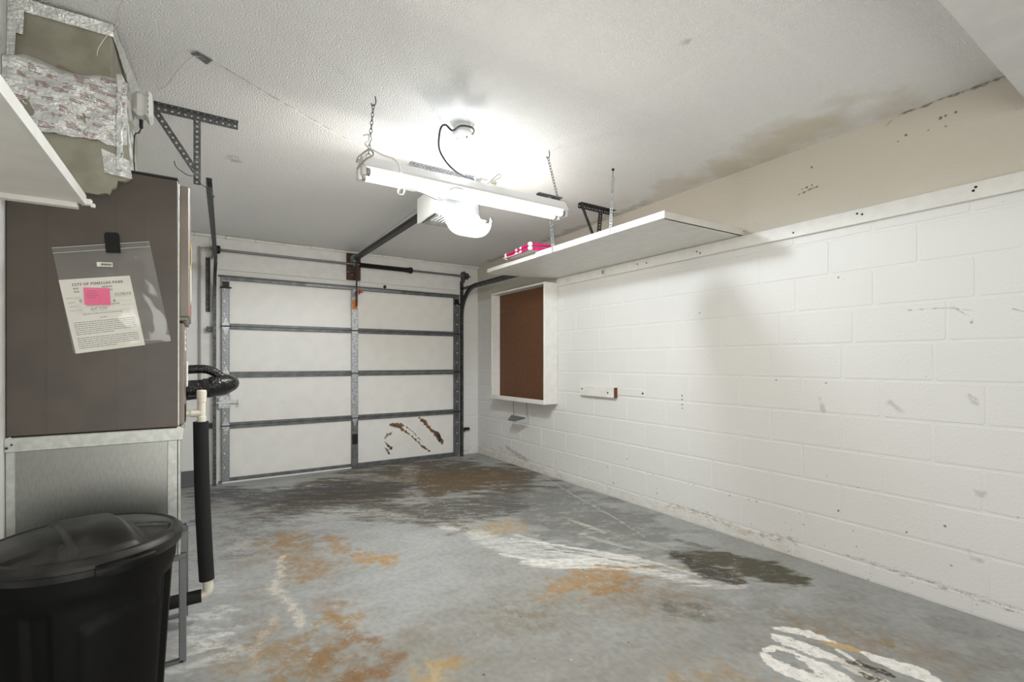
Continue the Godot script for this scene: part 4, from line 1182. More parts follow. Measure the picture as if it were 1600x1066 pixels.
	for k in 3:
		part("printed_band", Shape.new().box(Vector3(-0.0487, 1.315 + k * 0.026, -2.7), Vector3(-0.0482, 1.328 + k * 0.026, -2.6)), M.blue_label, low)
	part("pipe_plate", Shape.new().box(Vector3(-0.05, 1.13, -2.88), Vector3(-0.042, 1.25, -2.74), 0.003), M.white_plastic, ah)
	part("drain_grommet", Shape.new().box(Vector3(-0.07, 0.985, -2.62), Vector3(-0.046, 1.065, -2.5), 0.006), M.black_rubber, ah)
	# permit bag
	var turn := Basis(Vector3(0, 0, 1), deg_to_rad(10.2))
	var at := Vector3(-0.31, 1.5, -2.408)
	var bag := thing("plastic_bag", "clear zip bag taped at a tilt to the brown air handler", "plastic bag", Vector3(-0.28, 1.5, -2.41))
	var rows := []
	for i in 15:
		var row := []
		for j in 13:
			var a := Vector3(-0.452, 1.669, -2.412).lerp(Vector3(-0.165, 1.731, -2.412), j / 12.0)
			var b := Vector3(-0.392, 1.279, -2.412).lerp(Vector3(-0.094, 1.334, -2.412), j / 12.0)
			var p := a.lerp(b, i / 14.0)
			p.z += 0.006 + 0.005 * NA.get_noise_2d(p.x * 9.0, p.y * 9.0) if j > 0 and j < 12 and i > 0 and i < 14 else 0.0
			row.append(p)
		rows.append(row)
	part("film", Shape.new().sheet(rows, Vector3(0, 0, 1)), M.clear_bag, bag)
	for e in [0.006, 0.055]:
		var a := Vector3(-0.452, 1.669, -2.404).lerp(Vector3(-0.392, 1.279, -2.404), e)
		var b := Vector3(-0.165, 1.731, -2.404).lerp(Vector3(-0.094, 1.334, -2.404), e)
		part("zip_seal", Shape.new().tube([a, b], 0.0011, 5), M.bag_seal, bag)
	var bl := part("barcode_label", Shape.new().cbox(Vector3(-0.301, 1.622, -2.4025), Vector3(0.047, 0.017, 0.001), 0.0, Basis(Vector3(0, 0, 1), deg_to_rad(4))), M.paper, bag)
	var bars := Shape.new()
	for i in 14:
		bars.cbox(Vector3(-0.312 + i * 0.0024, 1.6213 + i * 0.00016, -2.4017), Vector3(0.0009 + 0.0009 * (i * 7 % 3) / 2.0, 0.009, 0.0006))
	part("barcode", bars, M.ink, bl)
	var tp := thing("tape_strip", "short strip of black cloth tape holding the clear bag", "tape", Vector3(-0.28, 1.71, -2.405))
	part("strip", Shape.new().extrude([Vector2(-0.303, 1.738), Vector2(-0.297, 1.747), Vector2(-0.262, 1.749), Vector2(-0.258, 1.742), Vector2(-0.253, 1.672), Vector2(-0.297, 1.668)], 0.0015, Transform3D(Basis.IDENTITY, Vector3(0, 0, -2.403))), M.black_rubber, tp)
	var pm := thing("permit_paper", "white printed permit sheet inside the clear bag, half covered by a pink note", "paper", Vector3(-0.31, 1.43, -2.415))
	var pturn := Basis(Vector3(0, 0, 1), deg_to_rad(10.0))
	var pc := Vector3(-0.3065, 1.434, -2.4155)
	part("sheet", Shape.new().cbox(pc, Vector3(0.211, 0.277, 0.001), 0.0, pturn), M.paper, pm)
	var put := func(x: float, y: float): return pc + pturn * Vector3(x, y, 0.0008)
	words("CITY OF PINELLAS PARK", 0.0135, put.call(-0.072, 0.117), pturn, M.ink, pm, "Droid Sans", true)
	words("BUI", 0.009, put.call(-0.071, 0.102), pturn, M.ink, pm, "Droid Sans", true)
	words("NORTH", 0.009, put.call(0.013, 0.102), pturn, M.ink, pm, "Droid Sans", true)
	words("PIN", 0.009, put.call(-0.071, 0.09), pturn, M.ink, pm, "Droid Sans", true)
	words("FLORIDA", 0.009, put.call(0.006, 0.09), pturn, M.ink, pm, "Droid Sans", true)
	words("PERMIT NUMBER", 0.0055, put.call(-0.097, 0.068), pturn, M.grey_ink, pm)
	words("11/28/18", 0.0135, put.call(0.045, 0.07), pturn, M.ink, pm, "Droid Serif")
	words("ADDRESS", 0.0055, put.call(-0.095, 0.051), pturn, M.grey_ink, pm)
	words("B", 0.016, put.call(-0.062, 0.055), pturn, M.ink, pm, "Droid Serif")
	words("4", 0.016, put.call(0.036, 0.047), pturn, M.ink, pm, "Droid Serif")
	words("CONTRACTOR", 0.0055, put.call(-0.094, 0.036), pturn, M.grey_ink, pm)
	words("TYPE OF WORK", 0.0055, put.call(-0.094, 0.02), pturn, M.grey_ink, pm)
	words("A/C C/O", 0.0145, put.call(-0.035, 0.021), pturn, M.ink, pm, "Droid Serif")
	# the contractor's name is an unreadable scrawl, the small print only grey lines
	var scrawl := []
	for i in 60:
		var u := i / 59.0
		if i != 40:
			scrawl.append(put.call(-0.044 + 0.1 * u, 0.035 + 0.0042 * sin(i * 2.1) * (0.6 + 0.4 * sin(i * 0.7))))
	part("handwriting", Shape.new().tube(scrawl, 0.0007, 4), M.ink, pm)
	var small := Shape.new()
	var sr := RandomNumberGenerator.new()
	sr.seed = 12
	var lines := [[-0.06, 0.058, 0.004], [-0.012, 0.01, -0.012]]
	for i in 14:
		if i != 7:
			lines.append([-0.092, -0.035 if i == 0 else (0.092 if i != 6 and i != 13 else 0.02), -0.025 - i * 0.0074])
	lines[2][1] = 0.092
	for l in lines:
		var x: float = l[0]
		while x < l[1]:
			var w := minf(sr.randf_range(0.003, 0.014), l[1] - x)
			small.cbox(put.call(x + w / 2.0, l[2]), Vector3(w, 0.0026, 0.0003), 0.0, pturn)
			x += w + 0.0018
	part("small_print", small, M.grey_ink, pm).set_meta("kind", "stuff")
	for i in 4:
		part("ruled_line", Shape.new().cbox(put.call(0.01, 0.061 - i * 0.0168), Vector3(0.17, 0.0005, 0.0004), 0.0, pturn), M.grey_ink, pm)
	var nt := thing("sticky_note", "bright pink square note on the permit sheet", "sticky note", Vector3(-0.324, 1.5, -2.411))
	var ncen := Vector3(-0.3245, 1.499, -2.4125)
	var nturn := Basis(Vector3(0, 0, 1), deg_to_rad(3.0))
	part("note", Shape.new().cbox(ncen, Vector3(0.077, 0.066, 0.0008), 0.0, nturn), M.pink_paper, nt)
	for i in 4:
		part("pencil_line", Shape.new().cbox(ncen + nturn * Vector3(-0.014 - (i % 2) * 0.004, 0.02 - i * 0.008, 0.0006), Vector3(0.026 + (i % 3) * 0.005, 0.002, 0.0003), 0.0, nturn), M.pink_ink, nt)
	# duct above the cabinet
	var du := thing("supply_duct", "grey duct board plenum taped with printed foil, rising from air handler to ceiling", "duct", Vector3(-0.4, 2.0, -2.65))
	var cz := ceiling_y(-3.0) - 0.003
	part("duct_board", Shape.new().box(Vector3(-0.57, 2.3, -2.95), Vector3(-0.285, cz, -2.455), 0.004), M.duct_board, du)
	# lower board flares out over the cabinet edge with a torn hem
	var hem := [Vector2(-0.575, 2.2), Vector2(-0.575, 1.872), Vector2(-0.5, 1.862), Vector2(-0.44, 1.868), Vector2(-0.36, 1.886), Vector2(-0.32, 1.884), Vector2(-0.3, 1.893), Vector2(-0.288, 1.892), Vector2(-0.281, 1.912), Vector2(-0.268, 1.922), Vector2(-0.262, 1.948), Vector2(-0.24, 1.95), Vector2(-0.225, 1.962), Vector2(-0.222, 1.99), Vector2(-0.235, 2.2)]
	part("lower_board", Shape.new().extrude(hem, 0.024, Transform3D(Basis.IDENTITY, Vector3(0, 0, -2.416))), M.duct_board, du)
	part("lower_board", Shape.new().box(Vector3(-0.575, 2.003, -2.93), Vector3(-0.245, 2.32, -2.416), 0.006), M.duct_board, du)
	var fr := []
	for i in 25:
		var row := []
		for j in 31:
			var u := j / 30.0
			var v := i / 24.0
			var x := lerpf(-0.575, -0.232, u)
			var top := 2.35 + 0.012 * sin(u * 9.0)
			var y := lerpf(top, 2.085 + 0.025 * NA.get_noise_1d(u * 5.0), v)
			row.append(Vector3(x, y, -2.384 + 0.016 * NA.get_noise_2d(x * 7.0, y * 7.0) + 0.006 * NB.get_noise_2d(x * 22.0, y * 22.0) - (0.05 * smoothstep(0.88, 1.0, 1.0 - v)) - 0.0))
		fr.append(row)
	var fs := part("foil_wrap", Shape.new().sheet(fr, Vector3(0, 0, 1)), M.foil, du, "crinkled silver foil band printed with small red text", func(p: Vector3): return Vector2(p.x, p.y))
	var pr := Shape.new()
	var r := RandomNumberGenerator.new()
	r.seed = 5
	for k in 34:
		var cx := -0.56 + 0.32 * fmod(k * 0.618, 1.0)
		var yy := 2.1 + 0.235 * (k + r.randf()) / 34.0
		var tilt := r.randf_range(-0.25, 0.12)
		for li in r.randi_range(2, 5):
			var len := r.randf_range(0.018, 0.045)
			var wx := 0.0
			while wx < len:
				var ww := r.randf_range(0.002, 0.006)
				var px := cx + wx * cos(tilt)
				var py := yy - li * 0.0058 + wx * sin(tilt)
				if px < -0.24 and py < 2.34:
					var pz := -2.384 + 0.016 * NA.get_noise_2d(px * 7.0, py * 7.0) + 0.006 * NB.get_noise_2d(px * 22.0, py * 22.0) + 0.0008
					pr.cbox(Vector3(px + ww / 2.0, py, pz), Vector3(ww, 0.0026, 0.0004), 0.0, Basis(Vector3(0, 0, 1), tilt))
				wx += ww + 0.001
	part("foil_print", pr, M.printed_red, fs).set_meta("kind", "stuff")
	# bright taped corner running down to the cabinet
	var cr := []
	for i in 41:
		var row := []
		var y := lerpf(2.352, 1.985, i / 40.0)
		for j in 13:
			var u := j / 12.0
			var wob := 0.009 * NA.get_noise_2d(y * 20.0, j * 0.5)
			var p := Vector3(lerpf(-0.262, -0.245, minf(u * 2.2, 1.0)), y, -2.372) if u < 0.45 else Vector3(-0.245, y, lerpf(-2.372, -2.8, (u - 0.45) / 0.55))
			row.append(p + Vector3(wob * (1.0 if u > 0.4 else 0.3), 0, wob * (1.0 if u < 0.5 else 0.2)))
		cr.append(row)
	part("foil_corner", Shape.new().sheet(cr, Vector3(1, 0, 1)), M.foil, du)
	part("foil_skirt", Shape.new().sheet(crinkle(Vector3(-0.31, 2.06, -2.388), Vector3(-0.225, 2.03, -2.38), Vector3(-0.3, 1.97, -2.388), Vector3(-0.215, 1.958, -2.375), 0.006), Vector3(0, 0, 1)), M.foil, du)
	part("foil_tape", Shape.new().sheet(crinkle(Vector3(-0.575, cz - 0.002, -2.44), Vector3(-0.28, cz - 0.002, -2.44), Vector3(-0.575, cz - 0.045, -2.45), Vector3(-0.28, cz - 0.045, -2.45), 0.004), Vector3(0, -0.3, 1)), M.foil, du)
	part("foil_tape", Shape.new().sheet(crinkle(Vector3(-0.278, cz - 0.004, -2.45), Vector3(-0.235, cz - 0.012, -2.97), Vector3(-0.282, cz - 0.045, -2.45), Vector3(-0.262, cz - 0.05, -2.97), 0.003), Vector3(1, -0.3, 0)), M.foil, du)
	part("foil_tape", Shape.new().sheet(crinkle(Vector3(-0.575, 2.52, -2.44), Vector3(-0.55, 2.52, -2.44), Vector3(-0.575, 2.06, -2.4), Vector3(-0.56, 2.06, -2.4), 0.004), Vector3(0, 0, 1)), M.foil, du)
	part("foil_tape", Shape.new().sheet(crinkle(Vector3(-0.575, 2.545, -2.435), Vector3(-0.53, 2.545, -2.435), Vector3(-0.575, 2.44, -2.44), Vector3(-0.535, 2.44, -2.44), 0.003), Vector3(0, 0, 1)), M.foil, du)
	part("cabinet_cap", Shape.new().box(Vector3(-0.25, 1.995, -2.9), Vector3(-0.068, 2.006, -2.415), 0.003), M.black_plastic, du)
	# white plug-in unit on the duct side
	var ru := thing("sensor_unit", "rounded white plastic plug-in unit on the duct beside the steel hanger", "electronic unit", Vector3(-0.21, 2.38, -2.75))
	part("case", Shape.new().cbox(Vector3(-0.216, 2.385, -2.7), Vector3(0.056, 0.105, 0.1), 0.02), M.white_plastic, ru)
	part("faceplate", Shape.new().cbox(Vector3(-0.184, 2.385, -2.7), Vector3(0.024, 0.118, 0.11), 0.011), M.white_plastic, ru)
	for k in 4:
		part("slot", Shape.new().cbox(Vector3(-0.186, 2.345 + k * 0.024, -2.645), Vector3(0.006, 0.008, 0.002)), M.grille_grey, ru)
	part("plug", Shape.new().box(Vector3(-0.222, 2.295, -2.73), Vector3(-0.208, 2.335, -2.71), 0.004), M.black_plastic, ru)
	part("power_cord", Shape.new().curve([Vector3(-0.215, 2.3, -2.72), Vector3(-0.222, 2.27, -2.71), Vector3(-0.236, 2.25, -2.7), Vector3(-0.238, 2.15, -2.69), Vector3(-0.232, 2.05, -2.68), Vector3(-0.222, 2.01, -2.66)], 0.0028, 6), M.black_cord, ru)
	# drain trap
	var dr := thing("drain_pipe", "white plastic drain pipe in black foam sleeve beside the air handler", "pipe", Vector3(0.02, 0, -2.75))
	var z := -2.75
	part("tee_fitting", Shape.new().lathe([Vector2(0.0, 0.0), Vector2(0.019, 0.0), Vector2(0.019, 0.03), Vector2(0.0165, 0.032), Vector2(0.0165, 0.1), Vector2(0.019, 0.102), Vector2(0.019, 0.13), Vector2(0.0, 0.13)], Vector3(0.013, 0.955, z), Vector3.UP, 18).tube([Vector3(0.013, 1.005, z), Vector3(-0.026, 1.003, z)], 0.0175, 16), M.ivory_plastic, dr)
	part("inlet_pipe", Shape.new().tube([Vector3(-0.025, 1.003, z), Vector3(-0.052, 1.002, z)], 0.0135, 14).tube([Vector3(-0.03, 1.003, z), Vector3(-0.018, 1.003, z)], 0.0185, 14), M.ivory_plastic, dr)
	part("cap", Shape.new().lathe([Vector2(0.0, 0.04), Vector2(0.019, 0.038), Vector2(0.021, 0.032), Vector2(0.021, 0.0), Vector2(0.0, 0.0)], Vector3(0.013, 1.075, z), Vector3.UP, 18), M.ivory_plastic, dr)
	part("foam_sleeve", Shape.new().curve([Vector3(0.01, 0.962, z), Vector3(0.014, 0.7, z), Vector3(0.022, 0.45, z), Vector3(0.034, 0.2, z)], 0.0325, 18, 5), M.black_rubber, dr)
	part("elbow_fitting", Shape.new().curve([Vector3(0.035, 0.215, z), Vector3(0.04, 0.165, z), Vector3(0.036, 0.142, z), Vector3(0.02, 0.132, z), Vector3(0.0, 0.13, z)], 0.0215, 16, 4), M.ivory_plastic, dr)
	part("foam_sleeve", Shape.new().curve([Vector3(0.012, 0.128, z), Vector3(-0.15, 0.125, z), Vector3(-0.45, 0.12, z)], 0.03, 16, 4), M.black_rubber, dr)
	var ln := thing("refrigerant_line", "pair of black wrapped refrigerant pipes bending out of the air handler", "pipe", Vector3(0.05, 1.1, -2.85))
	part("thick_pipe", Shape.new().curve([Vector3(-0.045, 1.118, -2.82), Vector3(0.03, 1.122, -2.82), Vector3(0.09, 1.13, -2.83)], 0.04, 16, 5), M.black_wrap, ln)
	part("thin_pipe", Shape.new().curve([Vector3(-0.045, 1.21, -2.86), Vector3(0.02, 1.212, -2.86), Vector3(0.06, 1.2, -2.86), Vector3(0.1, 1.17, -2.86)], 0.022, 14, 5), M.black_wrap, ln)
	part("wrapped_bend", Shape.new().tube([Vector3(0.05, 1.125, -2.825), Vector3(0.08, 1.13, -2.83), Vector3(0.115, 1.14, -2.85), Vector3(0.135, 1.138, -2.89), Vector3(0.12, 1.12, -2.95), Vector3(0.05, 1.1, -3.03), Vector3(-0.08, 1.08, -3.09), Vector3(-0.3, 1.07, -3.1), Vector3(-0.575, 1.06, -3.1)], 0.048, 16, 0.038), M.black_wrap, ln)
	part("strap_band", Shape.new().tube([Vector3(0.02, 1.121, -2.82), Vector3(0.045, 1.123, -2.82)], 0.044, 16), M.black_rubber, ln)


func crinkle(a: Vector3, b: Vector3, c: Vector3, d: Vector3, amp: float) -> Array:
	var rows := []
	var nrm := (b - a).cross(c - a).normalized()
	for i in 11:
		var row := []
		for j in 21:
			var p := a.lerp(b, j / 20.0).lerp(c.lerp(d, j / 20.0), i / 10.0)
			row.append(p + nrm * amp * (NA.get_noise_3d(p.x * 22.0, p.y * 22.0, p.z * 22.0) * 1.5))
		rows.append(row)
	return rows


func build_bin() -> void:
	var c := Vector3(-0.3085, 0.0, -2.07)
	var b := thing("trash_can", "black plastic trash can with a domed lid in front of the air handler", "trash can", c)
	var front := atan2(0.243, 0.133)
	# body: lofted rings with recessed side panels and ribs
	var rows := []
	for i in 41:
		var y := lerpf(0.0, 0.64, i / 40.0)
		var row := []
		for j in 145:
			var t := TAU * j / 144.0
			var rr := lerpf(0.2, 0.238, y / 0.64)
			var a := wrapf(t - front, -PI, PI)
			# recessed fields between broad ribs
			var f := smoothstep(0.02, 0.05, absf(wrapf(a + 0.75, -PI / 4.0, PI / 4.0)) - 0.1)
			if y < 0.53:
				rr -= 0.012 * (1.0 - f)
			# raised shield on the front right
			var top := 0.5 - 0.05 * absf(a + 0.1)
			var e := smoothstep(0.0, 0.02, minf(0.52 - absf(a + 0.1), (top - y) * 3.0))
			rr += 0.006 * e
			if y > 0.555:
				rr += 0.008 * smoothstep(0.555, 0.565, y)
			row.append(c + Vector3(cos(t) * rr, y + 0.001, sin(t) * rr))
		rows.append(row)
	var s := Shape.new()
	var out := []
	for i in rows.size():
		var nl := []
		for j in 145:
			var di: Vector3 = rows[mini(i + 1, 40)][j] - rows[maxi(i - 1, 0)][j]
			var dj: Vector3 = rows[i][(j + 1) % 144] - rows[i][(j + 143) % 144]
			var m := di.cross(dj).normalized()
			var rad: Vector3 = rows[i][j] - c
			rad.y = 0.0
			nl.append(m if m.dot(rad) > 0.0 else -m)
		out.append(nl)
	for i in 40:
		for j in 144:
			s.tri(rows[i][j], rows[i][j + 1], rows[i + 1][j + 1], out[i][j], out[i][j + 1], out[i + 1][j + 1])
			s.tri(rows[i][j], rows[i + 1][j + 1], rows[i + 1][j], out[i][j], out[i + 1][j + 1], out[i + 1][j])
	s.lathe([Vector2(0.0, 0.0), Vector2(0.2, 0.0), Vector2(0.2, 0.002)], c + Vector3(0, 0.0005, 0), Vector3.UP, 48)
	part("body", s, M.bin_plastic, b)
	# lid
	var l := Shape.new()
	var lr := []
	var ax := Vector2(0.31, 0.951)
	var rad: Array[float] = [0.0]
	for i in 60:
		rad.append((i + 1) / 60.0)
	for i in rad.size():
		var row := []
		for j in 145:
			var t := TAU * j / 144.0
			var q := Vector2(cos(t), sin(t)) * rad[i]
			var along := q.dot(ax)
			var off := q.x * ax.y - q.y * ax.x
			var h: float = 0.041 * (1.0 - rad[i] * rad[i])
			h += 0.012 * smoothstep(-0.25, -0.19, off) * (1.0 - smoothstep(0.33, 0.39, off)) * (1.0 - smoothstep(0.84, 0.92, rad[i]))
			var dip := smoothstep(0.38, 0.43, along) * (1.0 - smoothstep(-0.32, -0.27, off)) + smoothstep(0.18, 0.23, along) * smoothstep(0.43, 0.48, off)
			h -= 0.009 * dip * (1.0 - smoothstep(0.85, 0.88, rad[i]))
			h += 0.006 * smoothstep(0.91, 0.93, rad[i]) - 0.007 * smoothstep(0.96, 1.0, rad[i])
			row.append(c + Vector3(q.x * 0.26, 0.672 + h, q.y * 0.26))
		lr.append(row)
	l.sheet(lr, Vector3.UP)
	l.lathe([Vector2(0.26, 0.671), Vector2(0.264, 0.666), Vector2(0.264, 0.655), Vector2(0.258, 0.65), Vector2(0.257, 0.632), Vector2(0.244, 0.628), Vector2(0.235, 0.64)], c, Vector3.UP, 96)
	var lid := part("lid", l, M.lid_plastic, b)
	var g := []
	for i in 11:
		var a := front + lerpf(-0.27, 0.27, i / 10.0)
		g.append([c + Vector3(cos(a) * 0.26, 0, sin(a) * 0.26), c + Vector3(cos(a) * 0.286, 0, sin(a) * 0.29)])
	var hd := Shape.new()
	var sect := [Vector2(0, 0.66), Vector2(0.5, 0.664), Vector2(0.9, 0.66), Vector2(1, 0.652), Vector2(1, 0.632), Vector2(0.8, 0.63), Vector2(0, 0.63)]
	var hr := []
	for e in g:
		var row := []
		for q in sect:
			var p: Vector3 = e[0].lerp(e[1], q.x)
			p.y = q.y
			row.append(p)
		hr.append(row)
	hd.sheet(hr, Vector3.ZERO, true)
	for e in [0, 10]:
		var m: Vector3 = (hr[e][0] - hr[5][0]).normalized()
		for k in range(1, 6):
			hd.tri(hr[e][0], hr[e][k], hr[e][k + 1], m, m, m)
	part("lid_grip", hd, M.lid_plastic, lid)


func build_right_side() -> void:
	# ledger and shelf
	var ld := thing("ledger_board", "long narrow white board screwed along the block wall under the shelf", "wall board", Vector3(RX - 0.01, 2.04, -2.3))
	part("board", Shape.new().box(Vector3(RX - 0.024, 2.042, -4.03), Vector3(RX, 2.128, -0.1), 0.003), M.white_board, ld)
	for p in [[-2.9, 2.09], [-2.8, 2.083], [-2.31, 2.085], [-2.28, 2.068], [-1.245, 2.1], [-1.22, 2.09], [-0.749, 2.085], [-1.6, 2.07], [-0.74, 2.1]]:
		part("screw_hole", Shape.new().lathe([Vector2(0.0, 0.0006), Vector2(0.0065, 0.0004)], Vector3(RX - 0.0245, p[1], p[0]), Vector3(-1, 0, 0), 8), M.black_steel, ld)
	var i := 0
	for z in [-3.32, -3.832]:
		var x := RX - 0.026
		var hk := Shape.new().curve([Vector3(x + 0.004, 2.1, z), Vector3(x - 0.014, 2.098, z), Vector3(x - 0.02, 2.075, z + 0.006), Vector3(x - 0.026, 2.066, z + 0.022), Vector3(x - 0.03, 2.075, z + 0.036), Vector3(x - 0.031, 2.09, z + 0.04)], 0.003 if i == 0 else 0.0024, 6)
		single("cup_hook", hk, M.track_steel if i == 0 else M.ivory_plastic, Vector3(x, 2.09, z), "dark metal cup hook in the white board, nearer one" if i == 0 else "pale painted cup hook in the white board beside the tool cabinet", "hook", "cup hooks under the shelf")
		i += 1
	var sh := thing("wall_shelf", "long white plywood shelf hung under the ceiling on the right wall", "shelf", Vector3(2.8, 2.13, -3.05))
	var board := Shape.new()
	board.extrude([Vector2(2.405, 1.97), Vector2(3.198, 1.94), Vector2(3.198, 4.08), Vector2(2.45, 4.19), Vector2(2.405, 4.14)], 0.02, Transform3D(Basis(Vector3(1, 0, 0), Vector3(0, 0, -1), Vector3(0, 1, 0)), Vector3(0, 2.13, 0)))
	part("board", board, M.shelf_paint, sh)
	part("front_lip", Shape.new().box(Vector3(2.392, 2.131, -3.32), Vector3(2.41, 2.176, -1.968), 0.002), M.shelf_paint, sh)
	part("front_lip", Shape.new().box(Vector3(2.396, 2.129, -4.14), Vector3(2.412, 2.166, -3.325), 0.002), M.white_board, sh)
	part("end_lip", Shape.new().box(Vector3(2.405, 2.13, -1.975), Vector3(3.19, 2.174, -1.958), 0.002, Basis(Vector3.UP, -0.036)), M.shelf_paint, sh)
	var cy := ceiling_y(-2.42)
	var st := thing("hanging_strap", "thin white perforated strap from ceiling to shelf front edge, nearer one", "strap", Vector3(2.4, cy, -2.42))
	part("strap", Shape.new().perforated(Vector3(2.402, cy - 0.06, -2.415), Vector3(2.389, 2.13, -2.43), Vector3(0.6, 0, 0.8), 0.02, 0.0016, 0.02, 0.0045), M.strap_steel, st)
	part("hook", Shape.new().curve([Vector3(2.407, cy + 0.004, -2.42), Vector3(2.407, cy - 0.02, -2.42), Vector3(2.402, cy - 0.065, -2.418)], 0.0022, 5), M.wire_steel, st)
	part("ceiling_screw", Shape.new().lathe([Vector2(0.0, -0.014), Vector2(0.008, -0.012), Vector2(0.01, 0.0)], Vector3(2.407, cy, -2.42), Vector3.UP, 10), M.black_steel, st)
	# folded rack with magenta tubes
	var rk := thing("folding_rack", "folded white rack with magenta tube frame lying on the shelf edge", "rack", Vector3(2.6, 2.15, -3.5))
	var tr := Basis(Vector3.UP, -0.1)
	var o := Vector3(2.305, 2.19, -3.27)
	for y in [0.0, 0.035]:
		var cs := [o + tr * Vector3(0, y, 0), o + tr * Vector3(0.62, y, 0.02), o + tr * Vector3(0.62, y, -0.46), o + tr * Vector3(0.0, y * 0.7, -0.44)]
		for k in 4:
			part("frame_tube", Shape.new().tube([cs[k], cs[(k + 1) % 4]], 0.0125, 12), M.magenta, rk)
			part("corner_joint", Shape.new().cbox(cs[k], Vector3(0.034, 0.031, 0.034), 0.008, tr), M.white_plastic, rk)
			if k % 2 == 1:
				continue
		for k in 2:
			part("clip", Shape.new().cbox(cs[0].lerp(cs[3], 0.34 + 0.18 * k), Vector3(0.03, 0.02, 0.035), 0.005, tr), M.white_plastic, rk)
	for k in 22:
		var a := o + tr * Vector3(0.014 + k * 0.028, -0.008, -0.01)
		part("rack_bar", Shape.new().box(a + Vector3(-0.009, -0.002, -0.43), a + Vector3(0.009, 0.002, 0.0), 0.001), M.white_plastic, rk)
	# pegboard cabinet
	var cb := thing("tool_cabinet", "shallow open white box cabinet with brown hardboard back on the right wall", "wall cabinet", Vector3(RX, 0.8, -4.57))
	var fx := 3.02
	part("top_board", Shape.new().box(Vector3(fx, 2.062, -5.12), Vector3(RX - 0.002, 2.083, -4.03), 0.003), M.white_board, cb)
	part("side_board", Shape.new().box(Vector3(fx, 0.81, -4.05), Vector3(RX - 0.002, 2.066, -4.03), 0.003), M.white_board, cb)
	part("side_board", Shape.new().box(Vector3(fx, 0.81, -5.12), Vector3(RX - 0.002, 2.066, -5.1), 0.003), M.white_board, cb)
	part("bottom_board", Shape.new().box(Vector3(fx - 0.008, 0.797, -5.135), Vector3(RX - 0.002, 0.825, -4.028), 0.003).box(Vector3(fx - 0.012, 0.797, -5.14), Vector3(fx + 0.006, 0.845, -4.026), 0.003), M.white_board, cb)
	part("back_panel", Shape.new().box(Vector3(3.135, 0.82, -5.1), Vector3(3.142, 2.064, -4.05)), M.hardboard, cb)
	for k in 6:
		var z := -5.02 + k * 0.06
		var y := 1.858 - k * 0.003
		single("peg_hook", Shape.new().curve([Vector3(3.136, y, z), Vector3(3.12, y + 0.001, z), Vector3(3.112, y - 0.012, z + 0.004), Vector3(3.1, y - 0.014, z + 0.01), Vector3(3.097, y - 0.002, z + 0.012)], 0.0026, 6), M.grey_steel, Vector3(3.13, y, z), "small steel cup hook on the brown hardboard, %s of its row of six" % ["leftmost", "second from left", "third from left", "third from right", "second from right", "rightmost"][k], "hook", "row of cup hooks on the hardboard")
	var br := thing("metal_bracket", "thin bent metal holder hanging below the tool cabinet", "bracket", Vector3(3.1, 0.57, -4.56))
	part("rod", Shape.new().curve([Vector3(3.09, 0.8, -4.73), Vector3(3.09, 0.7, -4.725), Vector3(3.09, 0.62, -4.72), Vector3(3.07, 0.6, -4.75)], 0.0035, 6), M.grey_steel, br)
	part("rod", Shape.new().curve([Vector3(3.1, 0.8, -4.47), Vector3(3.1, 0.7, -4.465), Vector3(3.1, 0.62, -4.46)], 0.0035, 6), M.grey_steel, br)
	part("plate", Shape.new().extrude([Vector2(-0.02, 0.0), Vector2(0.13, 0.0), Vector2(0.3, 0.06), Vector2(0.28, 0.07), Vector2(0.0, 0.075)], 0.004, Transform3D(Basis(Vector3(0, 0, 1), Vector3(0.55, 0.83, 0), Vector3(-0.83, 0.55, 0)), Vector3(3.04, 0.56, -4.75))), M.grey_steel, br)
	# block of wood on the wall
	var wb := thing("wall_block", "short white painted wood block with raw brown end on the block wall", "wood block", Vector3(RX, 0.92, -3.4))
	part("block", Shape.new().box(Vector3(3.16, 0.917, -3.64), Vector3(RX, 1.012, -3.165), 0.003), M.white_board, wb)
	part("raw_end", Shape.new().box(Vector3(3.1605, 0.918, -3.168), Vector3(RX, 1.011, -3.1615)), M.raw_wood, wb, "raw brown end grain")
	for p in [[-3.6, 0.982], [-3.245, 0.962]]:
		part("screw", Shape.new().lathe([Vector2(0.0, 0.002), Vector2(0.009, 0.0015), Vector2(0.009, 0.0)], Vector3(3.16, p[1], p[0]), Vector3(-1, 0, 0), 10), M.track_steel, wb)
	var pa := thing("paint_patch", "thin leftover strip of white board with a screw right of the wood block", "wood strip", Vector3(RX, 0.97, -3.0))
	part("strip", Shape.new().box(Vector3(RX - 0.004, 0.945, -3.155), Vector3(RX + 0.002, 1.01, -2.83), 0.001), M.white_wall_paint, pa, "", null, func(_p: Vector3): return Vector2(0.03, 0.7))
	part("screw", Shape.new().lathe([Vector2(0.0, 0.002), Vector2(0.009, 0.0015), Vector2(0.009, 0.0)], Vector3(RX - 0.004, 0.975, -2.86), Vector3(-1, 0, 0), 10), M.black_steel, pa)


func ring(c: Vector3, a: Vector3, b: Vector3, r: float) -> Shape:
	var pts := []
	for k in 14:
		var t := TAU * k / 14.0
		pts.append(c + a * cos(t) + b * sin(t))
	return Shape.new().tube(pts, r, 5, -1.0, true)


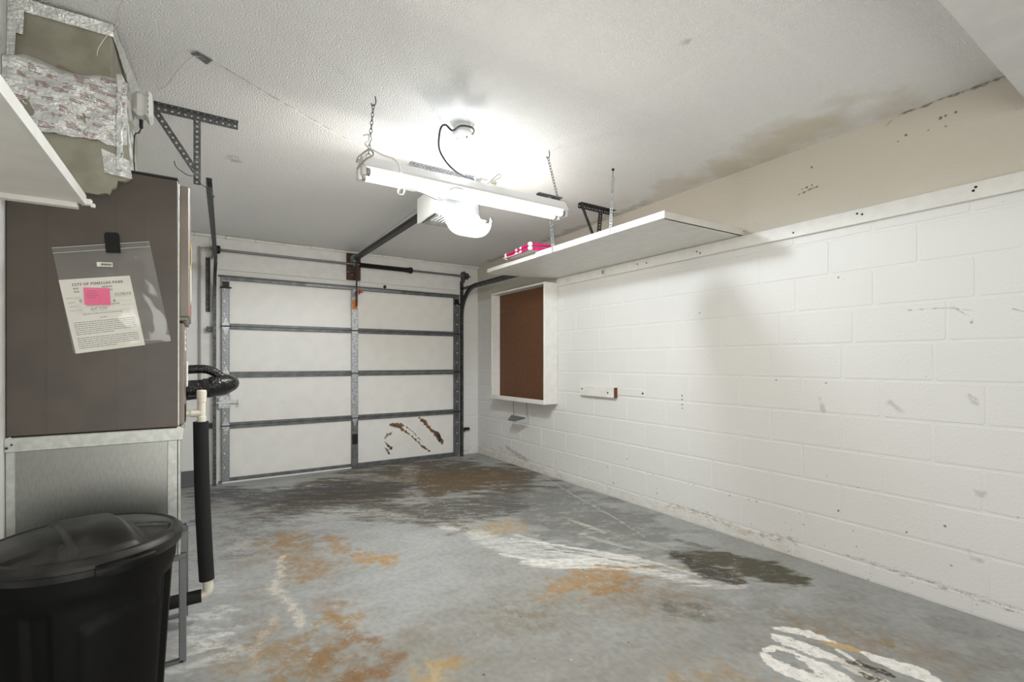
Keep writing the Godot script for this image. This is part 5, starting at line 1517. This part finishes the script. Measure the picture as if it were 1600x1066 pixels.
func hang_chain(called: String, label: String, top: Vector3, bottom: Vector3, links: int) -> void:
	var t := thing(called, label, "chain", top, "chains holding the shop light")
	part("hook", Shape.new().curve([top + Vector3(0, 0.006, 0), top + Vector3(0.004, -0.025, 0), top + Vector3(-0.002, -0.045, 0.002), top + Vector3(-0.014, -0.052, 0.002), top + Vector3(-0.022, -0.042, 0.002)], 0.0028, 6), M.wire_steel, t)
	var a := top + Vector3(-0.008, -0.045, 0)
	var d := (bottom - a) / links
	for k in links:
		var side := Vector3(0.006, 0, 0.002) if k % 2 == 0 else Vector3(0.001, 0, 0.006)
		part("link", ring(a + d * (k + 0.5), d * 0.62, side, 0.0018), M.wire_steel, t)


func build_fixture() -> void:
	var f := thing("shop_light", "long white fluorescent shop light hanging from chains, two tubes lit", "light fixture", Vector3(1.275, 2.15, -2.35))
	var x0 := 0.655
	var x1 := 1.895
	var sect := [Vector2(-0.03, 2.236), Vector2(0.03, 2.236), Vector2(0.036, 2.228), Vector2(0.066, 2.186), Vector2(0.07, 2.172), Vector2(0.062, 2.174), Vector2(0.03, 2.192), Vector2(-0.03, 2.192), Vector2(-0.062, 2.174), Vector2(-0.07, 2.172), Vector2(-0.066, 2.186), Vector2(-0.036, 2.228)]
	part("housing", Shape.new().extrude(sect, x1 - x0, Transform3D(Basis(Vector3(0, 0, -1), Vector3(0, 1, 0), Vector3(1, 0, 0)), Vector3(x0, 0, -2.35))), M.white_enamel, f)
	for z in [-2.312, -2.388]:
		part("lamp_tube", Shape.new().tube([Vector3(x0 + 0.02, 2.158, z), Vector3(x1 - 0.02, 2.158, z)], 0.019, 16), M.tube_glow, f)
		for x in [x0 + 0.004, x1 - 0.004]:
			part("lampholder", Shape.new().cbox(Vector3(x, 2.164, z), Vector3(0.022, 0.055, 0.034), 0.004), M.white_plastic, f)
			var tip := -1.0 if x < 1.0 else 1.0
			part("tube_cap", Shape.new().tube([Vector3(x - tip * 0.012, 2.158, z), Vector3(x - tip * 0.03, 2.158, z)], 0.0195, 14), M.bright_zinc, f)
	for x in [x0 + 0.04, x1 - 0.03]:
		part("hang_eye", ring(Vector3(x, 2.248, -2.35), Vector3(0.012, 0, 0), Vector3(0, 0.014, 0), 0.002), M.wire_steel, f)
	# the tubes shine down and out to both sides, hardly along their own length
	for k in 3:
		var al := AreaLight3D.new()
		al.name = "shop_light_glow"
		al.area_size = Vector2(1.18, 0.1 if k == 0 else 0.05)
		al.light_energy = TUBES if k == 0 else (TUBE_SIDE * 0.85 if k == 1 else TUBE_SIDE)
		al.light_color = Color(1.0, 0.982, 0.945)
		al.area_range = 12.0
		al.area_attenuation = 2.0
		al.shadow_enabled = true
		add_child(al)
		al.position = Vector3(1.275, 2.134 if k == 0 else 2.15, -2.35 + [0.0, 0.09, -0.09][k])
		al.rotation = Vector3(-PI / 2.0, 0, 0) if k == 0 else (Vector3(deg_to_rad(-45.0), PI, 0) if k == 1 else Vector3(deg_to_rad(-20.0), 0, 0))
	hang_chain("light_chain", "twisted wire hook and chain at the left end of the shop light", Vector3(0.745, ceiling_y(-2.42), -2.41), Vector3(0.695, 2.262, -2.35), 12)
	hang_chain("light_chain", "slim wire hook and chain at the right end of the shop light", Vector3(1.858, ceiling_y(-2.43), -2.43), Vector3(1.865, 2.262, -2.35), 14)
	# power cord of the light: looped at the end, then drooping along the front
	var pc := thing("power_cord", "pale light cord looping off the left end of the shop light", "cord", Vector3(0.7, 2.26, -2.3))
	part("cable", Shape.new().curve([Vector3(0.625, 2.155, -2.3), Vector3(0.66, 2.2, -2.28), Vector3(0.7, 2.235, -2.29), Vector3(0.69, 2.27, -2.32), Vector3(0.655, 2.245, -2.37), Vector3(0.635, 2.205, -2.34)], 0.0045, 8), M.cord_grey, pc)
	part("cable", Shape.new().curve([Vector3(0.665, 2.335, -2.33), Vector3(0.69, 2.345, -2.33), Vector3(0.687, 2.31, -2.32), Vector3(0.668, 2.29, -2.31), Vector3(0.678, 2.272, -2.3), Vector3(0.739, 2.242, -2.28), Vector3(0.79, 2.228, -2.265), Vector3(0.812, 2.2, -2.255), Vector3(0.826, 2.14, -2.25), Vector3(0.838, 2.09, -2.25), Vector3(0.832, 2.06, -2.25), Vector3(0.812, 2.058, -2.25), Vector3(0.812, 2.08, -2.252), Vector3(0.84, 2.092, -2.255), Vector3(0.9, 2.095, -2.26), Vector3(0.96, 2.088, -2.265), Vector3(1.01, 2.078, -2.27), Vector3(1.045, 2.082, -2.27), Vector3(1.075, 2.11, -2.275), Vector3(1.1, 2.145, -2.28), Vector3(1.13, 2.162, -2.285), Vector3(1.18, 2.166, -2.29)], 0.0042, 8, 7), M.cord_white, pc)
	# lampholder on the ceiling with its folding bulb
	var c := Vector3(1.254, ceiling_y(-2.45), -2.45)
	var lh := thing("ceiling_lampholder", "round white lampholder on the ceiling above the shop light", "lampholder", c)
	part("base", Shape.new().lathe([Vector2(0.0, -0.085), Vector2(0.028, -0.085), Vector2(0.034, -0.07), Vector2(0.05, -0.058), Vector2(0.056, -0.046), Vector2(0.056, -0.032), Vector2(0.05, -0.03), Vector2(0.05, 0.002)], c, Vector3.UP, 28), M.white_plastic, lh)
	part("outlet_slot", Shape.new().cbox(c + Vector3(0.012, -0.068, 0.036), Vector3(0.006, 0.014, 0.006), 0.001, Basis(Vector3.UP, 0.4)), M.black_plastic, lh)
	var bu := thing("light_bulb", "glowing white bulb with spread panels in the ceiling lampholder", "light bulb", c + Vector3(0, -0.085, 0))
	part("core", Shape.new().lathe([Vector2(0.0, -0.175), Vector2(0.03, -0.17), Vector2(0.038, -0.15), Vector2(0.034, -0.11), Vector2(0.022, -0.09), Vector2(0.016, -0.084)], c, Vector3.UP, 20), M.bulb_glow, bu)
	for k in 5:
		var a := TAU * k / 5.0 + 0.5
		var out := Vector3(cos(a), 0, sin(a))
		var side := Vector3(-sin(a), 0, cos(a))
		var bas := Basis(out * 0.93 + Vector3(0, -0.36 if k % 2 else -0.1, 0), Vector3.UP, side).orthonormalized()
		part("light_panel", Shape.new().extrude([Vector2(0.0, -0.036), Vector2(0.06, -0.034), Vector2(0.085, -0.012), Vector2(0.085, 0.012), Vector2(0.06, 0.034), Vector2(0.0, 0.036)], 0.012, Transform3D(Basis(bas.x, side, bas.x.cross(side)), c + Vector3(0, -0.132, 0) + bas.x * 0.026)), M.bulb_glow, bu)
	lamp("ceiling_bulb", c + Vector3(0, -0.142, 0), BULB, 0.07, Color(0.88, 0.94, 1.0))
	down_lamp("ceiling_bulb_down", c + Vector3(0, -0.15, 0), BULB_DOWN, 0.06, Color(0.93, 0.97, 1.0), 86.0)
	var bc := thing("black_cord", "black cord arching from the ceiling lampholder down to the shop light", "cord", Vector3(1.2, 2.4, -2.45))
	part("cable", Shape.new().curve([c + Vector3(0.055, -0.03, -0.035), c + Vector3(0.064, -0.026, 0.02), c + Vector3(0.03, -0.024, 0.062), c + Vector3(-0.035, -0.028, 0.055), Vector3(1.19, 2.54, -2.44), Vector3(1.155, 2.565, -2.45), Vector3(1.128, 2.55, -2.45), Vector3(1.105, 2.49, -2.43), Vector3(1.1, 2.41, -2.42), Vector3(1.125, 2.345, -2.4), Vector3(1.17, 2.295, -2.38), Vector3(1.23, 2.263, -2.36), Vector3(1.285, 2.25, -2.34)], 0.0055, 8, 7), M.black_cord, bc)
	part("plug", Shape.new().tube([Vector3(1.275, 2.252, -2.34), Vector3(1.31, 2.254, -2.335)], 0.013, 10), M.white_plastic, bc, "white plug end")
	var wc := thing("adapter_cord", "short white cord with socket lying on top of the shop light", "cord", Vector3(1.36, 2.25, -2.33))
	part("cable", Shape.new().curve([Vector3(1.3, 2.262, -2.33), Vector3(1.36, 2.252, -2.31), Vector3(1.4, 2.27, -2.3), Vector3(1.42, 2.285, -2.3), Vector3(1.4, 2.292, -2.29), Vector3(1.36, 2.26, -2.27), Vector3(1.31, 2.21, -2.262)], 0.0045, 8), M.cord_white, wc)
	part("socket", Shape.new().cbox(Vector3(1.385, 2.26, -2.335), Vector3(0.055, 0.034, 0.03), 0.008), M.ivory_plastic, wc)


func build_small_left() -> void:
	# shelf above the left edge of the view
	var sh := thing("corner_shelf", "white painted shelf at the upper left in front of the duct", "shelf", Vector3(-0.45, 1.77, -1.6))
	part("board", Shape.new().extrude([Vector2(-0.576, 2.11), Vector2(-0.318, 2.1), Vector2(-0.33, 0.7), Vector2(-0.576, 0.7)], 0.018, Transform3D(Basis(Vector3(1, 0, 0), Vector3(0, 0, -1), Vector3(0, 1, 0)), Vector3(0, 1.768, 0))), M.shelf_paint, sh)
	part("edge_strip", Shape.new().extrude([Vector2(-0.322, 2.105), Vector2(-0.31, 2.1), Vector2(-0.322, 0.7), Vector2(-0.334, 0.7)], 0.034, Transform3D(Basis(Vector3(1, 0, 0), Vector3(0, 0, -1), Vector3(0, 1, 0)), Vector3(0, 1.764, 0))), M.white_board, sh)
	part("cleat", Shape.new().box(Vector3(-0.576, 1.75, -2.112), Vector3(-0.33, 1.768, -2.08), 0.002), M.shelf_paint, sh)
	part("corner_clip", Shape.new().box(Vector3(-0.316, 1.768, -2.118), Vector3(-0.296, 1.788, -2.098), 0.003).box(Vector3(-0.3, 1.762, -2.112), Vector3(-0.288, 1.775, -2.1), 0.002), M.white_plastic, sh)
	# loose wires on the ceiling
	var y := ceiling_y(-2.6)
	single("ceiling_wire", Shape.new().curve([Vector3(-0.2, y - 0.004, -2.15), Vector3(-0.245, y - 0.01, -2.3), Vector3(-0.27, y - 0.02, -2.42), Vector3(-0.3, 2.52, -2.44), Vector3(-0.325, 2.47, -2.45), Vector3(-0.33, 2.44, -2.452)], 0.0017, 5), M.cord_white, Vector3(-0.25, y, -2.3), "thin white wire dangling over the corner of the duct", "wire")
	single("ceiling_wire", Shape.new().curve([Vector3(-0.2, y - 0.01, -2.9), Vector3(-0.155, y - 0.006, -2.9), Vector3(-0.114, y - 0.014, -2.79), Vector3(-0.075, y - 0.012, -2.65), Vector3(-0.03, y - 0.008, -2.53), Vector3(0.0, y - 0.003, -2.505), Vector3(0.03, y, -2.51)], 0.0018, 5), M.cord_white, Vector3(-0.05, y, -2.7), "thin white wire curling from the duct to a foil patch on the ceiling", "wire")
	single("ceiling_wire", Shape.new().curve([Vector3(0.04, y - 0.002, -2.51), Vector3(0.33, y - 0.003, -2.71), Vector3(0.83, ceiling_y(-3.0) - 0.002, -3.0), Vector3(1.15, ceiling_y(-3.05) - 0.003, -3.05)], 0.0016, 5), M.cord_white, Vector3(0.4, y, -2.75), "thin white wire stapled across the ceiling toward the door opener", "wire")
	single("foil_patch", Shape.new().sheet(crinkle(Vector3(-0.03, y - 0.004, -2.5), Vector3(0.03, y - 0.004, -2.55), Vector3(-0.005, y - 0.004, -2.465), Vector3(0.055, y - 0.004, -2.5), 0.003), Vector3.DOWN, true), M.strap_steel, Vector3(0.01, y, -2.5), "small leaf shaped foil patch on the ceiling", "patch")
	single("wall_conduit", Shape.new().curve([Vector3(0.013, 0.16, FZ + 0.03), Vector3(0.012, 1.2, FZ + 0.03), Vector3(0.011, 2.3, FZ + 0.03), Vector3(0.016, 2.375, FZ + 0.03), Vector3(0.05, 2.395, FZ + 0.03), Vector3(0.11, 2.397, FZ + 0.03)], 0.009, 8), M.grille_grey, Vector3(0.01, 0.16, FZ + 0.03), "thin grey conduit bent over the jamb board left of the garage door", "conduit")
